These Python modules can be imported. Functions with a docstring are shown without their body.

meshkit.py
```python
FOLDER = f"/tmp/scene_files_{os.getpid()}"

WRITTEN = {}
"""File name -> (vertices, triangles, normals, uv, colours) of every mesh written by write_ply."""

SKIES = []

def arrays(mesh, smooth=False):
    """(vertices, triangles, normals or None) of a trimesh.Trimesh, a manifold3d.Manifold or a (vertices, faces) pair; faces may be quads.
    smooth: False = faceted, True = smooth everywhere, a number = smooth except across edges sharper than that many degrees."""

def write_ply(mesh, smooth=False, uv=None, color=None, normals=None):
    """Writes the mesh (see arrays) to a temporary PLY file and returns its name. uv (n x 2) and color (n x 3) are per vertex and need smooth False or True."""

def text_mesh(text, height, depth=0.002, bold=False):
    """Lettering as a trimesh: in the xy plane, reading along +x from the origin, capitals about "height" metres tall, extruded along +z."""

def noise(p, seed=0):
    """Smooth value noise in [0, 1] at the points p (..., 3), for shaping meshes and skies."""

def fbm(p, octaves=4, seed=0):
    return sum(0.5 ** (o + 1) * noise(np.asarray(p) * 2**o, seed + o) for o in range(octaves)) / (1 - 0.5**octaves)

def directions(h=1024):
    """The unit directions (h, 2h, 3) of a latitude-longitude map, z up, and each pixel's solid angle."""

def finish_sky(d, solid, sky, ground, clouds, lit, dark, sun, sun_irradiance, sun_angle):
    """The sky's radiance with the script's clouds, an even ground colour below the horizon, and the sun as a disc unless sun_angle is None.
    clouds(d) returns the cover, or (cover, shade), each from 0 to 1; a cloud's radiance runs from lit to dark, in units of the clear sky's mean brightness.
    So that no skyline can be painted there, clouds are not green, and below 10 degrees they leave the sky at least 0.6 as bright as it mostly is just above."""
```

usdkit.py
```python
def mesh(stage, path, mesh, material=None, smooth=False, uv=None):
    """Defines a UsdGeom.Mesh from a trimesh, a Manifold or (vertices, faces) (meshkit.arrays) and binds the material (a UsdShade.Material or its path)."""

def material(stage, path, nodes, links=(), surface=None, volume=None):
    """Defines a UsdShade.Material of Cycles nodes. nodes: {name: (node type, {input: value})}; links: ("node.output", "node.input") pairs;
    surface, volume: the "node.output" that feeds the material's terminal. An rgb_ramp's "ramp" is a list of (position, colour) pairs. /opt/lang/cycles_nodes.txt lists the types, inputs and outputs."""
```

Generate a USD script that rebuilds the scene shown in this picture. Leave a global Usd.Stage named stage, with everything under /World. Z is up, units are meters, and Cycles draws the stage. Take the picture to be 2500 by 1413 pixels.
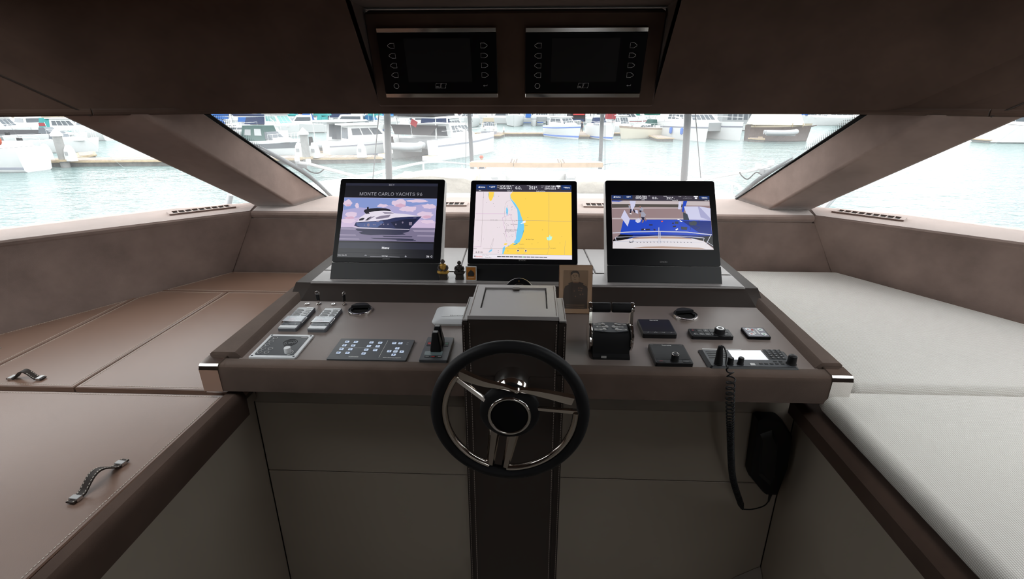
import math, random, numpy as np, trimesh, usdkit, meshkit
from shapely.geometry import Polygon
from pxr import Usd, UsdGeom, UsdLux, UsdShade, Gf

stage = Usd.Stage.CreateInMemory()
UsdGeom.SetStageUpAxis(stage, UsdGeom.Tokens.z)
UsdGeom.SetStageMetersPerUnit(stage, 1.0)
UsdGeom.Xform.Define(stage, '/World')
UsdGeom.Scope.Define(stage, '/World/Looks')

# ------------------------------------------------------------------ camera, sky, exposure
F, TILT, YAW = 1235.0, math.radians(20.27), math.radians(2.2)
EYE = np.array([0.02, 0.0, 1.66])
cam = UsdGeom.Camera.Define(stage, '/World/camera')
cam.CreateHorizontalApertureAttr(36.0)
cam.CreateVerticalApertureAttr(36.0 * 1413 / 2500)
cam.CreateFocalLengthAttr(36.0 * F / 2500)
cam.CreateClippingRangeAttr(Gf.Vec2f(0.05, 5000))
cam.AddTranslateOp().Set(Gf.Vec3d(*EYE))
cam.AddRotateZOp().Set(math.degrees(YAW))
cam.AddRotateXOp().Set(90 - math.degrees(TILT))
cam.CreateExposureAttr(0.0)
SKY = 2.8
sky = UsdLux.DomeLight.Define(stage, '/World/sky')
overcast = usdkit.material(stage, '/World/Looks/overcast_sky', {'g': ('texture_coordinate', {}), 'n': ('noise_texture', {'scale': 2.2, 'detail': 5.0}), 'r': ('rgb_ramp', {'ramp': [(.3, (.90, .925, .94)), (.7, (1.03, 1.03, 1.03))]}),
    'b': ('background_shader', {'strength': SKY})}, [('g.generated', 'n.vector'), ('n.fac', 'r.fac'), ('r.color', 'b.color')], surface='b.background')
UsdShade.MaterialBindingAPI.Apply(sky.GetPrim()).Bind(overcast)

FW = np.array([-math.sin(YAW) * math.cos(TILT), math.cos(YAW) * math.cos(TILT), -math.sin(TILT)])
RT = np.array([math.cos(YAW), math.sin(YAW), 0.0])
UP = np.cross(RT, FW)
def sight(px, py): return FW + RT * (px - 1250) / F + UP * (706.5 - py) / F
def at_z(px, py, z):
    d = sight(px, py); return EYE + d * (z - EYE[2]) / d[2]
def at_y(px, py, y):
    d = sight(px, py); return EYE + d * (y - EYE[1]) / d[1]
def at_plane(px, py, p, n):
    d, n = sight(px, py), np.asarray(n, float); return EYE + d * ((np.asarray(p) - EYE) @ n / (d @ n))

# ------------------------------------------------------------------ mesh helpers
def cat(*ms):
    ms = [m for x in ms for m in (x if isinstance(x, (list, tuple)) else [x])]
    return trimesh.util.concatenate(ms)
def rot(rx=0, ry=0, rz=0):
    rx, ry, rz = map(math.radians, (rx, ry, rz))
    X = np.array([[1, 0, 0], [0, math.cos(rx), -math.sin(rx)], [0, math.sin(rx), math.cos(rx)]])
    Y = np.array([[math.cos(ry), 0, math.sin(ry)], [0, 1, 0], [-math.sin(ry), 0, math.cos(ry)]])
    Z = np.array([[math.cos(rz), -math.sin(rz), 0], [math.sin(rz), math.cos(rz), 0], [0, 0, 1]])
    return Z @ Y @ X
def mv(m, t=(0, 0, 0), rx=0, ry=0, rz=0, s=1):
    v = np.asarray(m.vertices) * s
    return trimesh.Trimesh(v @ rot(rx, ry, rz).T + np.asarray(t, float), m.faces, process=False)
def hull(pts): return trimesh.convex.convex_hull(np.asarray(pts, float))
def box(sx, sy, sz, at=(0, 0, 0), c=0):
    """Centred in x and y, standing on at[2]; c chamfers all edges."""
    h = np.array([sx, sy, sz]) / 2
    P = []
    for a in np.ndindex(2, 2, 2):
        sg = np.array(a) * 2 - 1
        if c:
            for k in range(3):
                e = h - c; e[k] = h[k]; P.append(sg * e)
        else: P.append(sg * h)
    return mv(hull(P), np.array(at) + [0, 0, sz / 2])
def span(a, b, c=0):
    a, b = np.minimum(a, b), np.maximum(a, b)
    return box(*(b - a), at=((a[0] + b[0]) / 2, (a[1] + b[1]) / 2, a[2]), c=c)
def rrect(w, h, r, cx=0, cy=0, n=5):
    out = []
    for k, (sx, sy) in enumerate(((1, 1), (-1, 1), (-1, -1), (1, -1))):
        for i in range(n + 1):
            a = math.pi / 2 * (k + i / n)
            out.append((cx + sx * (w / 2 - r) + r * math.cos(a), cy + sy * (h / 2 - r) + r * math.sin(a)))
    return out
def circ(r, cx=0, cy=0, n=24, ry=None): return [(cx + r * math.cos(2 * math.pi * i / n), cy + (ry or r) * math.sin(2 * math.pi * i / n)) for i in range(n)]
def prism(poly, z0, z1, holes=()):
    m = trimesh.creation.extrude_polygon(Polygon(poly, holes).buffer(0), z1 - z0, engine='earcut')
    return mv(m, (0, 0, z0))
def plate(w, h, t, r, at=(0, 0, 0), c=0.0):
    """Rounded-corner plate with a chamfered top edge, lying flat."""
    if not c: return mv(prism(rrect(w, h, r), 0, t), at)
    a, b = np.array(rrect(w, h, r)), np.array(rrect(w - 2 * c, h - 2 * c, max(r - c, 1e-4)))
    return mv(loft([[(x, y, 0) for x, y in a], [(x, y, t - c) for x, y in a], [(x, y, t) for x, y in b]]), at)
def loft(rings, caps=True, closed=False):
    R = np.asarray(rings, float); k, n = R.shape[:2]
    v = R.reshape(-1, 3); f = []
    for i in range(k if closed else k - 1):
        a, b = i * n, ((i + 1) % k) * n
        for j in range(n):
            q = (j + 1) % n
            f += [(a + j, a + q, b + q), (a + j, b + q, b + j)]
    if caps and not closed:
        for base, flip in ((0, True), ((k - 1) * n, False)):
            v = np.vstack([v, v[base:base + n].mean(0)]); c = len(v) - 1
            for j in range(n):
                t = (c, base + j, base + (j + 1) % n)
                f.append(t[::-1] if flip else t)
    m = trimesh.Trimesh(v, f, process=False)
    if m.volume < 0: m.invert()
    return m
def tube(pts, r, n=8, closed=False):
    p = np.asarray(pts, float); k = len(p)
    r = np.broadcast_to(np.asarray(r, float), (k,))
    t = np.roll(p, -1, 0) - np.roll(p, 1, 0) if closed else np.gradient(p, axis=0)
    t /= np.maximum(np.linalg.norm(t, axis=1, keepdims=True), 1e-12)
    u = np.cross(t[0], [0, 0, 1.0])
    if np.linalg.norm(u) < 1e-3: u = np.cross(t[0], [1.0, 0, 0])
    rings = []
    for i in range(k):
        u = u - t[i] * (u @ t[i]); u /= np.linalg.norm(u)
        w = np.cross(t[i], u)
        rings.append([p[i] + r[i] * (math.cos(a) * u + math.sin(a) * w) for a in np.arange(n) * 2 * math.pi / n])
    return loft(rings, closed=closed)
def curve(pts, n=12):
    """Catmull-Rom through the points."""
    p = np.asarray(pts, float); p = np.vstack([2 * p[0] - p[1], p, 2 * p[-1] - p[-2]])
    out = []
    for i in range(1, len(p) - 2):
        for s in np.arange(n) / n:
            a, b, c, d = p[i - 1:i + 3]
            out.append(.5 * (2 * b + (c - a) * s + (2 * a - 5 * b + 4 * c - d) * s ** 2 + (3 * b - a - 3 * c + d) * s ** 3))
    return np.array(out + [p[-2]])
def lathe(prof, n=32, at=(0, 0, 0)):
    rings = [[(max(r, 1e-5) * math.cos(a), max(r, 1e-5) * math.sin(a), z) for a in np.arange(n) * 2 * math.pi / n] for r, z in prof]
    return mv(loft(rings), at)
def cyl(r, h, at=(0, 0, 0), n=20, c=0, r2=None):
    r2 = r if r2 is None else r2
    return lathe([(r, 0), (r2, h - c), (r2 - c, h)] if c else [(r, 0), (r2, h)], n, at)
def slab(poly, off):
    """A flat 3-D outline given thickness along the vector off."""
    p = np.asarray(poly, float); q = p + np.asarray(off, float)
    n = len(p); o = p.mean(0)
    nrm = np.linalg.svd(p - o)[2]
    uv = (p - o) @ nrm[:2].T
    try:
        tv, tf = trimesh.creation.triangulate_polygon(Polygon(uv), engine='earcut')
        if len(tv) != n: raise ValueError
        idx = [int(np.argmin(((uv - t) ** 2).sum(1))) for t in tv]; tf = [[idx[a] for a in t] for t in tf]
    except Exception:
        tf = [(0, i, i + 1) for i in range(1, n - 1)]
    f = [tuple(t) for t in tf] + [tuple(a + n for a in t[::-1]) for t in tf]
    tri = p[list(tf[0])]
    fl = np.cross(tri[1] - tri[0], tri[2] - tri[0]) @ np.asarray(off, float) > 0
    if fl: f = [t[::-1] for t in f]
    for i in range(n):
        j = (i + 1) % n
        f += [(i, j, j + n), (i, j + n, i + n)]
    m = trimesh.Trimesh(np.vstack([p, q]), f, process=False)
    trimesh.repair.fix_normals(m)
    return m
def pillow(poly, z0, z1, r, crown=0.0, n=4):
    """A cushion: an outline with rounded upper and lower edges."""
    P = Polygon(poly)
    if not P.exterior.is_ccw: P = Polygon(poly[::-1])
    base = np.array(P.buffer(-r, join_style=2).buffer(r, join_style=1, quad_segs=3).exterior.coords)[:-1]
    cen = base.mean(0); nx = np.roll(base, -1, 0) - np.roll(base, 1, 0)
    nx = np.c_[nx[:, 1], -nx[:, 0]]; nx /= np.linalg.norm(nx, axis=1, keepdims=True)
    if ((base - cen) * nx).sum() < 0: nx = -nx
    rings = []
    for k in range(n + 1):
        a = math.pi / 2 * k / n; q = base - nx * r * (1 - math.sin(a)); rings.append(np.c_[q, np.full(len(q), z0 + r * (1 - math.cos(a)))])
    for k in range(n + 1):
        a = math.pi / 2 * k / n; q = base - nx * r * (1 - math.cos(a)); rings.append(np.c_[q, np.full(len(q), z1 - r * (1 - math.sin(a)))])
    inner = rings[-1][:, :2]
    for s in (.85, .6, .3): rings.append(np.c_[cen + (inner - cen) * s, np.full(len(inner), z1 + crown * (1 - s * s))])
    return loft(rings)
def sphere(r, at=(0, 0, 0), sub=2, s=(1, 1, 1)):
    m = trimesh.creation.icosphere(sub, r); m.vertices *= np.array(s); return mv(m, at)
def text(t, h, at=(0, 0, 0), depth=.0004, center=True, bold=False, wide=1.0):
    m = meshkit.text_mesh(t, h, depth, bold)
    m = trimesh.Trimesh(np.asarray(m.vertices) * [wide, 1, 1], m.faces, process=False)
    if center: m.vertices -= [(m.bounds[0][0] + m.bounds[1][0]) / 2, h / 2, 0]
    return mv(m, at)
def dashes(path, gap=.0085, ln=.0055, w=.0019, h=.0009, up=(0, 0, 1)):
    """Stitching: short raised dashes along a polyline."""
    p = np.asarray(path, float); out = []
    up = np.asarray(up, float)
    for a, b in zip(p[:-1], p[1:]):
        L = np.linalg.norm(b - a); d = (b - a) / L; s = np.cross(up, d); s /= np.linalg.norm(s)
        for q in np.arange(gap / 2, L - gap / 2, gap):
            c = a + d * q
            P = [c + d * ln / 2 * i + s * w / 2 * j for i, j in ((-1, -1), (1, -1), (1, 1), (-1, 1))]
            v = np.vstack([P, np.array(P) * 1 + up * h])
            out.append((v, [(4, 5, 6), (4, 6, 7), (0, 1, 5), (0, 5, 4), (1, 2, 6), (1, 6, 5), (2, 3, 7), (2, 7, 6), (3, 0, 4), (3, 4, 7)]))
    V = np.vstack([o[0] for o in out]); Fc = np.vstack([np.array(o[1]) + 8 * i for i, o in enumerate(out)])
    return trimesh.Trimesh(V, Fc, process=False)

# ------------------------------------------------------------------ prim helpers
used = {}
def fresh(parent, name):
    k = (parent, name); n = used.get(k, -1) + 1; used[k] = n
    return f'{parent}/{name}' if n == 0 else f'{parent}/{name}_{n:03d}'
def tag(p, label=None, cat_=None, group=None, kind=None):
    for k, v in (('label', label), ('category', cat_), ('group', group), ('kind', kind)):
        if v: p.SetCustomDataByKey(k, v)
    return p
def thing(name, label, cat_, loc=(0, 0, 0), rx=0, rz=0, group=None, kind=None, scale=None):
    x = UsdGeom.Xform.Define(stage, fresh('/World', name))
    x.AddTranslateOp().Set(Gf.Vec3d(*map(float, loc)))
    if rz: x.AddRotateZOp().Set(float(rz))
    if rx: x.AddRotateXOp().Set(float(rx))
    if scale: x.AddScaleOp().Set(Gf.Vec3f(*scale))
    return tag(x.GetPrim(), label, cat_, group, kind)
def obj(name, mesh, mat, parent=None, smooth=30, label=None, cat_=None, group=None, kind=None):
    path = fresh(str(parent.GetPath()) if parent else '/World', name)
    m = usdkit.mesh(stage, path, mesh, MAT[mat], smooth=smooth)
    return tag(m.GetPrim(), label, cat_, group, kind)
def struct(name, mesh, mat, label, smooth=30): return obj(name, mesh, mat, None, smooth, label, None, None, 'structure')
def copy_of(root, loc, label, rz=0, rx=0):
    was = root.GetCustomData(); name = root.GetName().rstrip('0123456789').rstrip('_')
    r = thing(name, label, was['category'], loc, rx, rz, was.get('group'))
    r.GetReferences().AddInternalReference(root.GetPath()); r.SetInstanceable(True)
    return r

# ------------------------------------------------------------------ materials
MAT = {}
def lin(c): return tuple(x / 12.92 if x <= .04045 else ((x + .055) / 1.055) ** 2.4 for x in (v / 255 for v in c))
def mat(name, col, rough=.5, metal=0, spec=.5, bump=None, vary=None, **kw):
    """bump = (scale, strength, distance); vary = (scale, amount) patchy tone."""
    nodes = {'p': ('principled_bsdf', {'base_color': col, 'roughness': rough, 'metallic': metal, 'specular_ior_level': spec, **kw}), 'g': ('geometry', {})}
    links = []
    if vary:
        a = tuple(x * (1 - vary[1]) for x in col); b = tuple(min(1, x * (1 + vary[1])) for x in col)
        nodes['n'] = ('noise_texture', {'scale': vary[0], 'detail': 5.0, 'roughness': .6})
        nodes['r'] = ('rgb_ramp', {'ramp': [(.3, a), (.7, b)]})
        links += [('g.position', 'n.vector'), ('n.fac', 'r.fac'), ('r.color', 'p.base_color')]
    if bump:
        nodes['m'] = ('noise_texture', {'scale': bump[0], 'detail': 3.0})
        nodes['b'] = ('bump', {'strength': bump[1], 'distance': bump[2]})
        links += [('g.position', 'm.vector'), ('m.fac', 'b.height'), ('b.normal', 'p.normal')]
    MAT[name] = usdkit.material(stage, f'/World/Looks/{name}', nodes, links, surface='p.BSDF')
def glow(name, col, k=1.0):
    MAT[name] = usdkit.material(stage, f'/World/Looks/{name}', {'p': ('principled_bsdf', {'base_color': (0.01, .01, .01), 'roughness': .25, 'emission_color': lin(col), 'emission_strength': k})}, surface='p.BSDF')

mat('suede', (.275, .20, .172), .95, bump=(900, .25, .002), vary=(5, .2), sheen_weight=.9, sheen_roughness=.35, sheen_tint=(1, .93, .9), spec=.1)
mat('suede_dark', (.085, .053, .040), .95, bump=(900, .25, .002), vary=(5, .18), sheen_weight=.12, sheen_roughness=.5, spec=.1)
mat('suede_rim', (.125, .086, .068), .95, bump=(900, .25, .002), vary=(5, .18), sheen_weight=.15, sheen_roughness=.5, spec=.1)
mat('leather_brown', (.19, .108, .075), .38, spec=.8, coat_weight=.45, coat_roughness=.32, bump=(420, .12, .0015), vary=(2.2, .08))
mat('leather_dash', (.22, .175, .158), .42, spec=.7, bump=(420, .12, .0015), vary=(2.2, .05))
mat('leather_grey', (.36, .335, .33), .42, spec=.7, bump=(420, .1, .0015))
mat('leather_dark', (.032, .023, .019), .5, spec=.3, bump=(420, .12, .0015))
mat('stitch', (.62, .56, .50), .8)
mat('stitch_dark', (.30, .25, .22), .8)
mat('lacquer', (.42, .365, .30), .3, vary=(1.2, .02))
mat('floor_white', (.42, .38, .34), .35)
mat('chrome', (.78, .76, .74), .08, 1)
mat('smoked_chrome', (.72, .66, .61), .1, 1)
mat('satin_metal', (.6, .6, .6), .3, 1)
mat('black_plastic', (.010, .010, .011), .38, spec=.3)
mat('black_matt', (.008, .008, .009), .6, spec=.25)
mat('black_gloss', (.006, .006, .007), .18, spec=.08)
mat('black_rubber', (.008, .008, .009), .5, spec=.25)
mat('grey_plastic', (.06, .065, .072), .4)
mat('bezel', (.006, .006, .007), .3, spec=.15)
mat('silver_plastic', (.5, .49, .48), .4, .3)
mat('white_plastic', (.85, .87, .89), .35)
mat('white_mark', (.75, .75, .75), .6)
mat('grey_mark', (.33, .33, .33), .6)
mat('red_mark', (.5, .04, .04), .5)
mat('green_mark', (.03, .3, .14), .5)
mat('blue_mark', (.05, .12, .45), .5)
mat('tinted_cover', (.16, .17, .18), .12)
mat('gold_paint', (.5, .29, .06), .35, .5)
mat('bronze_paint', (.035, .028, .024), .4, .2)
mat('skin_dark', (.06, .045, .04), .5)
mat('amber_card', (.45, .17, .03), .3)
mat('clear_case', (.62, .62, .62), .15)
mat('photo_paper', (.42, .27, .17), .35)
mat('photo_mid', (.25, .16, .10), .4)
mat('photo_dark', (.055, .04, .032), .4)
mat('photo_skin', (.30, .20, .13), .4)
mat('photo_line', (.16, .09, .055), .4)
mat('frame_edge', (.2, .1, .05), .4)
mat('void', (.004, .003, .003), .9)
def weave():
    n = {'g': ('geometry', {}), 'wx': ('wave_texture', {'wave_type': 'bands', 'bands_direction': 'x', 'scale': 92.0}), 'wy': ('wave_texture', {'wave_type': 'bands', 'bands_direction': 'y', 'scale': 72.0}),
         'mp': ('mapping', {'mapping_type': 'point', 'rotation': (0, .7854, .06)}), 'k': ('math', {'math_type': 'multiply'}), 'r': ('rgb_ramp', {'ramp': [(0, (.50, .46, .42)), (.35, (.80, .77, .73)), (1, (.93, .915, .89))]}),
         'b': ('bump', {'strength': .35, 'distance': .0012}), 'p': ('principled_bsdf', {'roughness': .9, 'specular_ior_level': .15, 'sheen_weight': .1}),
         'a1': ('math', {'math_type': 'multiply_add', 'value2': .6, 'value3': .4})}
    MAT['weave'] = usdkit.material(stage, '/World/Looks/weave', n, [('g.position', 'mp.vector'), ('mp.vector', 'wx.vector'), ('mp.vector', 'wy.vector'), ('wy.fac', 'a1.value1'), ('wx.fac', 'k.value1'), ('a1.value', 'k.value2'),
        ('k.value', 'r.fac'), ('r.color', 'p.base_color'), ('k.value', 'b.height'), ('b.normal', 'p.normal')], surface='p.BSDF')
weave()
def pane(name, haze, tint, refl=.7):
    n = {'t': ('transparent_bsdf', {'color': tint}), 'd': ('translucent_bsdf', {'color': (.9, .92, .93)}), 'h': ('mix_closure', {'fac': haze}), 'gl': ('glossy_bsdf', {'color': (1, 1, 1), 'roughness': 0.0}),
         'lw': ('layer_weight', {'blend': .5}), 'pw': ('math', {'math_type': 'power', 'value2': 4.5}), 'ml': ('math', {'math_type': 'multiply_add', 'value2': refl, 'value3': .025}), 'o': ('mix_closure', {})}
    MAT[name] = usdkit.material(stage, f'/World/Looks/{name}', n, [('t.BSDF', 'h.closure1'), ('d.BSDF', 'h.closure2'), ('lw.facing', 'pw.value1'), ('pw.value', 'ml.value1'), ('ml.value', 'o.fac'), ('h.closure', 'o.closure1'), ('gl.BSDF', 'o.closure2')], surface='o.closure')
pane('windshield_glass', .022, (.97, .985, .985))
pane('side_glass', .012, (.98, .99, .99))
# outdoors
mat('gelcoat', (0.638, 0.652, 0.652), .35)
mat('gelcoat_grey', (0.290, 0.304, 0.312), .35)
mat('deck_white', (0.609, 0.609, 0.594), .6)
mat('cover_beige', (0.435, 0.399, 0.341), .85, bump=(9, .6, .05))
mat('cream_awning', (0.609, 0.573, 0.478), .8)
mat('teak', (0.450, 0.334, 0.225), .55, vary=(9, .12))
mat('teak_edge', (0.348, 0.246, 0.160), .55, vary=(9, .12))
mat('wood_plank', (0.348, 0.283, 0.232), .8, vary=(3, .15))
mat('wood_yellow', (0.392, 0.304, 0.189), .8, vary=(3, .15))
mat('wood_dark', (0.087, 0.065, 0.058), .7, vary=(2, .2))
mat('concrete', (0.275, 0.275, 0.268), .85, vary=(1.5, .12))
mat('dock_float', (0.102, 0.102, 0.094), .8, vary=(2, .3))
mat('tinted_window', (0.072, 0.087, 0.102), .08)
mat('teal_window', (0.174, 0.362, 0.348), .1)
mat('navy_canvas', (0.020, 0.035, 0.087), .85)
mat('blue_canvas', (0.022, 0.109, 0.348), .8)
mat('sky_blue_canvas', (0.043, 0.217, 0.435), .8)
mat('green_canvas', (0.017, 0.160, 0.123), .85)
mat('dark_green_canvas', (0.032, 0.087, 0.080), .85)
mat('black_canvas', (0.029, 0.029, 0.033), .85)
mat('teal_canvas', (0.043, 0.290, 0.290), .8)
mat('red_canvas', (0.290, 0.043, 0.051), .8)
mat('tan_canvas', (0.392, 0.341, 0.254), .85)
mat('inflatable', (0.406, 0.420, 0.435), .6)
mat('stripe_blue', (0.072, 0.174, 0.507), .4)
mat('stripe_teal', (0.087, 0.464, 0.435), .4)
mat('stripe_grey', (0.232, 0.246, 0.290), .4)
mat('aluminium', (0.899, 0.900, 0.900), .35, .8)
mat('pole_grey', (.07, .073, .077), .45)
mat('wiper_grey', (.13, .14, .15), .45)
mat('orange', (.42, .06, .02), .6)
mat('person_dark', (.03, .035, .05), .9)
mat('skin', (.42, .25, .17), .6)
mat('sand', (.2, .165, .12), .95, vary=(.3, .25))
mat('bow_grey', (.15, .155, .15), .5)
def water():
    n = {'g': ('geometry', {}), 'm1': ('mapping', {'mapping_type': 'point', 'scale': (.55, 1.0, 1)}), 'n1': ('noise_texture', {'scale': .38, 'detail': 4.0, 'roughness': .6}), 'n2': ('noise_texture', {'scale': 2.3, 'detail': 3.0}),
         'a': ('math', {'math_type': 'multiply_add', 'value2': .35}), 'b': ('bump', {'strength': .8, 'distance': .55}), 'p': ('principled_bsdf', {'base_color': (.072, .112, .110), 'roughness': .12, 'ior': 1.33, 'specular_ior_level': .5})}
    MAT['sea_water'] = usdkit.material(stage, '/World/Looks/sea_water', n, [('g.position', 'm1.vector'), ('m1.vector', 'n1.vector'), ('m1.vector', 'n2.vector'), ('n2.fac', 'a.value1'), ('n1.fac', 'a.value3'), ('a.value', 'b.height'), ('b.normal', 'p.normal')], surface='p.BSDF')
water()

glow('key_light', (205, 222, 245), .75)
mat('symbol_blue', (.25, .36, .62), .5)
mat('guard_clear', (.62, .66, .70), .08, alpha=.45)
glow('dim_lcd', (60, 72, 74), .8)
glow('panel_violet', (72, 72, 88), .8)
glow('lcd_white', (238, 240, 248), 1.0)

mat('chrome_white', (.46, .47, .48), .3, .3)
mat('hull_purple', (.14, .08, .40), .5)
mat('wood_plank_pale', (.27, .225, .195), .8)
mat('white_frame', (.80, .82, .84), .35)
mat('panel_glass', (.13, .14, .155), .1, spec=.7)
# ================================================================== the setting
HZ, SZ = 1.617, 1.14          # header underside, sill top
obj('water', slab([(-1500, -300, -3.6), (1500, -300, -3.6), (1500, 3000, -3.6), (-1500, 3000, -3.6)], (0, 0, -.5)), 'sea_water', None, False, 'pale green rippled harbour water around the moored boats', 'water', None, 'stuff')

def both(f): return {-1: f(-1), 1: f(1)}
struct('floor', span((-2.6, -4.5, -.22), (2.6, 2.6, -.16)), 'floor_white', 'pale floor of the helm footwell')
# window sills: inner edge, outer edge
SIN = [(1.41, 2.515), (2.09, 1.90), (2.35, 1.52), (2.55, .9), (2.62, -4.5)]
SOUT = [(1.50, 2.74), (1.86, 2.62), (2.32, 2.11), (2.74, 1.45), (2.98, .6), (3.02, -4.5)]
WBOT = [(1.563, 2.49), (2.03, 1.72), (2.22, 1.3), (2.33, .8), (2.38, -4.5)]
names = {-1: 'left', 1: 'right'}
struct('wall_front', slab([(-1.75, 2.492, .70), (1.75, 2.492, .70), (1.75, 2.515, 1.10), (-1.75, 2.515, 1.10)], (0, .06, 0)), 'suede', 'brown suede panel below the windshield, behind the helm console')
front_sill = [(-1.41, 2.52), (1.41, 2.52), (1.47, 2.72), (1.19, 2.97), (0.6, 2.985), (-.6, 2.985), (-1.19, 2.97), (-1.47, 2.72)]
struct('trim_1', cat(prism(front_sill, 1.10, SZ), tube([(-1.412, 2.524, 1.122), (1.412, 2.524, 1.122)], .018, 10)), 'suede', 'suede sill along the bottom of the windshield')
for s in (-1, 1):
    inn = [(s * x, y) for x, y in SIN]; out = [(s * x, y) for x, y in SOUT]; bot = [(s * x, y) for x, y in WBOT]
    ring = []
    quads = []
    for i in range(len(bot) - 1):
        e = [(b[0] + (b[0] - a[0]) * (.24 if s > 0 else .04), b[1]) for a, b in zip(inn, bot)]; zl = .747 if s > 0 else .80
        o_ = np.array([s * .05, .03, 0]); lo = [np.array([*q, zl]) for q in (e[i], e[i + 1])]; hi = [np.array([*q, 1.12]) for q in (inn[i], inn[i + 1])]
        quads.append(loft([[lo[0] + (lo[1] - lo[0]) * u, hi[0] + (hi[1] - hi[0]) * u, hi[0] + (hi[1] - hi[0]) * u + o_, lo[0] + (lo[1] - lo[0]) * u + o_] for u in np.linspace(0, 1, 13)]))
    struct(f'wall_{names[s]}', cat(quads), 'suede', f'brown suede side panel under the {names[s]} window')
    struct(f'trim_{3 if s > 0 else 2}', cat(prism([(x + s * .012, y + .004) for x, y in inn] + out[::-1], 1.10, SZ), tube([(x + s * .014, y + (.012 if j == 0 else .005), 1.122) for j, (x, y) in enumerate(inn)], .018, 10)), 'suede', f'suede sill under the {names[s]} side window')
    top = [(1.83, 2.24), (2.10, 2.0), (2.5, 1.5), (2.75, .8), (2.82, -4.5)]
    ob = [(1.60, 2.70), (1.83, 2.58), (2.29, 2.07), (2.72, 1.42), (2.96, .6)]
    gl = []
    gb = [(1.62, 2.66), (1.83, 2.57), (2.29, 2.07), (2.93, .6), (2.96, -.4)]
    gt = [(1.86, 2.26), (2.02, 2.13), (2.47, 1.56), (2.76, .75), (2.8, -.4)]
    for i in range(3):
        gl.append(slab([(s * gb[i][0], gb[i][1], SZ - .005), (s * gb[i + 1][0], gb[i + 1][1], SZ - .005), (s * gt[i + 1][0], gt[i + 1][1], 1.68), (s * gt[i][0], gt[i][1], 1.68)], (s * .008, .004, 0)))
    struct(f'window_{3 if s > 0 else 2}', cat(gl), 'side_glass', f'{names[s]} side window looking over the water', smooth=False)
    # leaning windshield pillar: base triangle on the sill, carried up behind the header
    A, B, Cc, D = np.array([s * 1.46, 2.645, SZ]), np.array([s * 1.246, 2.65, SZ]), np.array([s * 1.19, 2.965, SZ]), np.array([s * 1.50, 2.90, SZ])
    A2, B2, C2, D2 = np.array([s * 1.588, 1.75, 1.622]), np.array([s * 1.403, 1.90, 1.620]), np.array([s * 1.345, 2.188, 1.617]), np.array([s * 1.72, 2.05, 1.62])
    k = 1.0
    up2 = [a + (b - a) * k for a, b in ((A, A2), (B, B2), (Cc, C2), (D, D2))]
    lo2 = [A, B, Cc, D]
    def soften(q):
        q = [np.array(x) for x in q]; out_ = []
        for i in range(4):
            p_, c_, n_ = q[i - 1], q[i], q[(i + 1) % 4]
            out_ += [c_ + (p_ - c_) * .07, c_ + (p_ - c_) * .02 + (n_ - c_) * .02, c_ + (n_ - c_) * .07]
        return out_
    struct(f'trim_{5 if s > 0 else 4}', loft([[p_ + (q_ - p_) * u for p_, q_ in zip(soften(lo2), soften(up2))] for u in np.linspace(0, 1, 15)]), 'suede', f'suede pillar slanting up between the windshield and the {names[s]} window')
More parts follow.
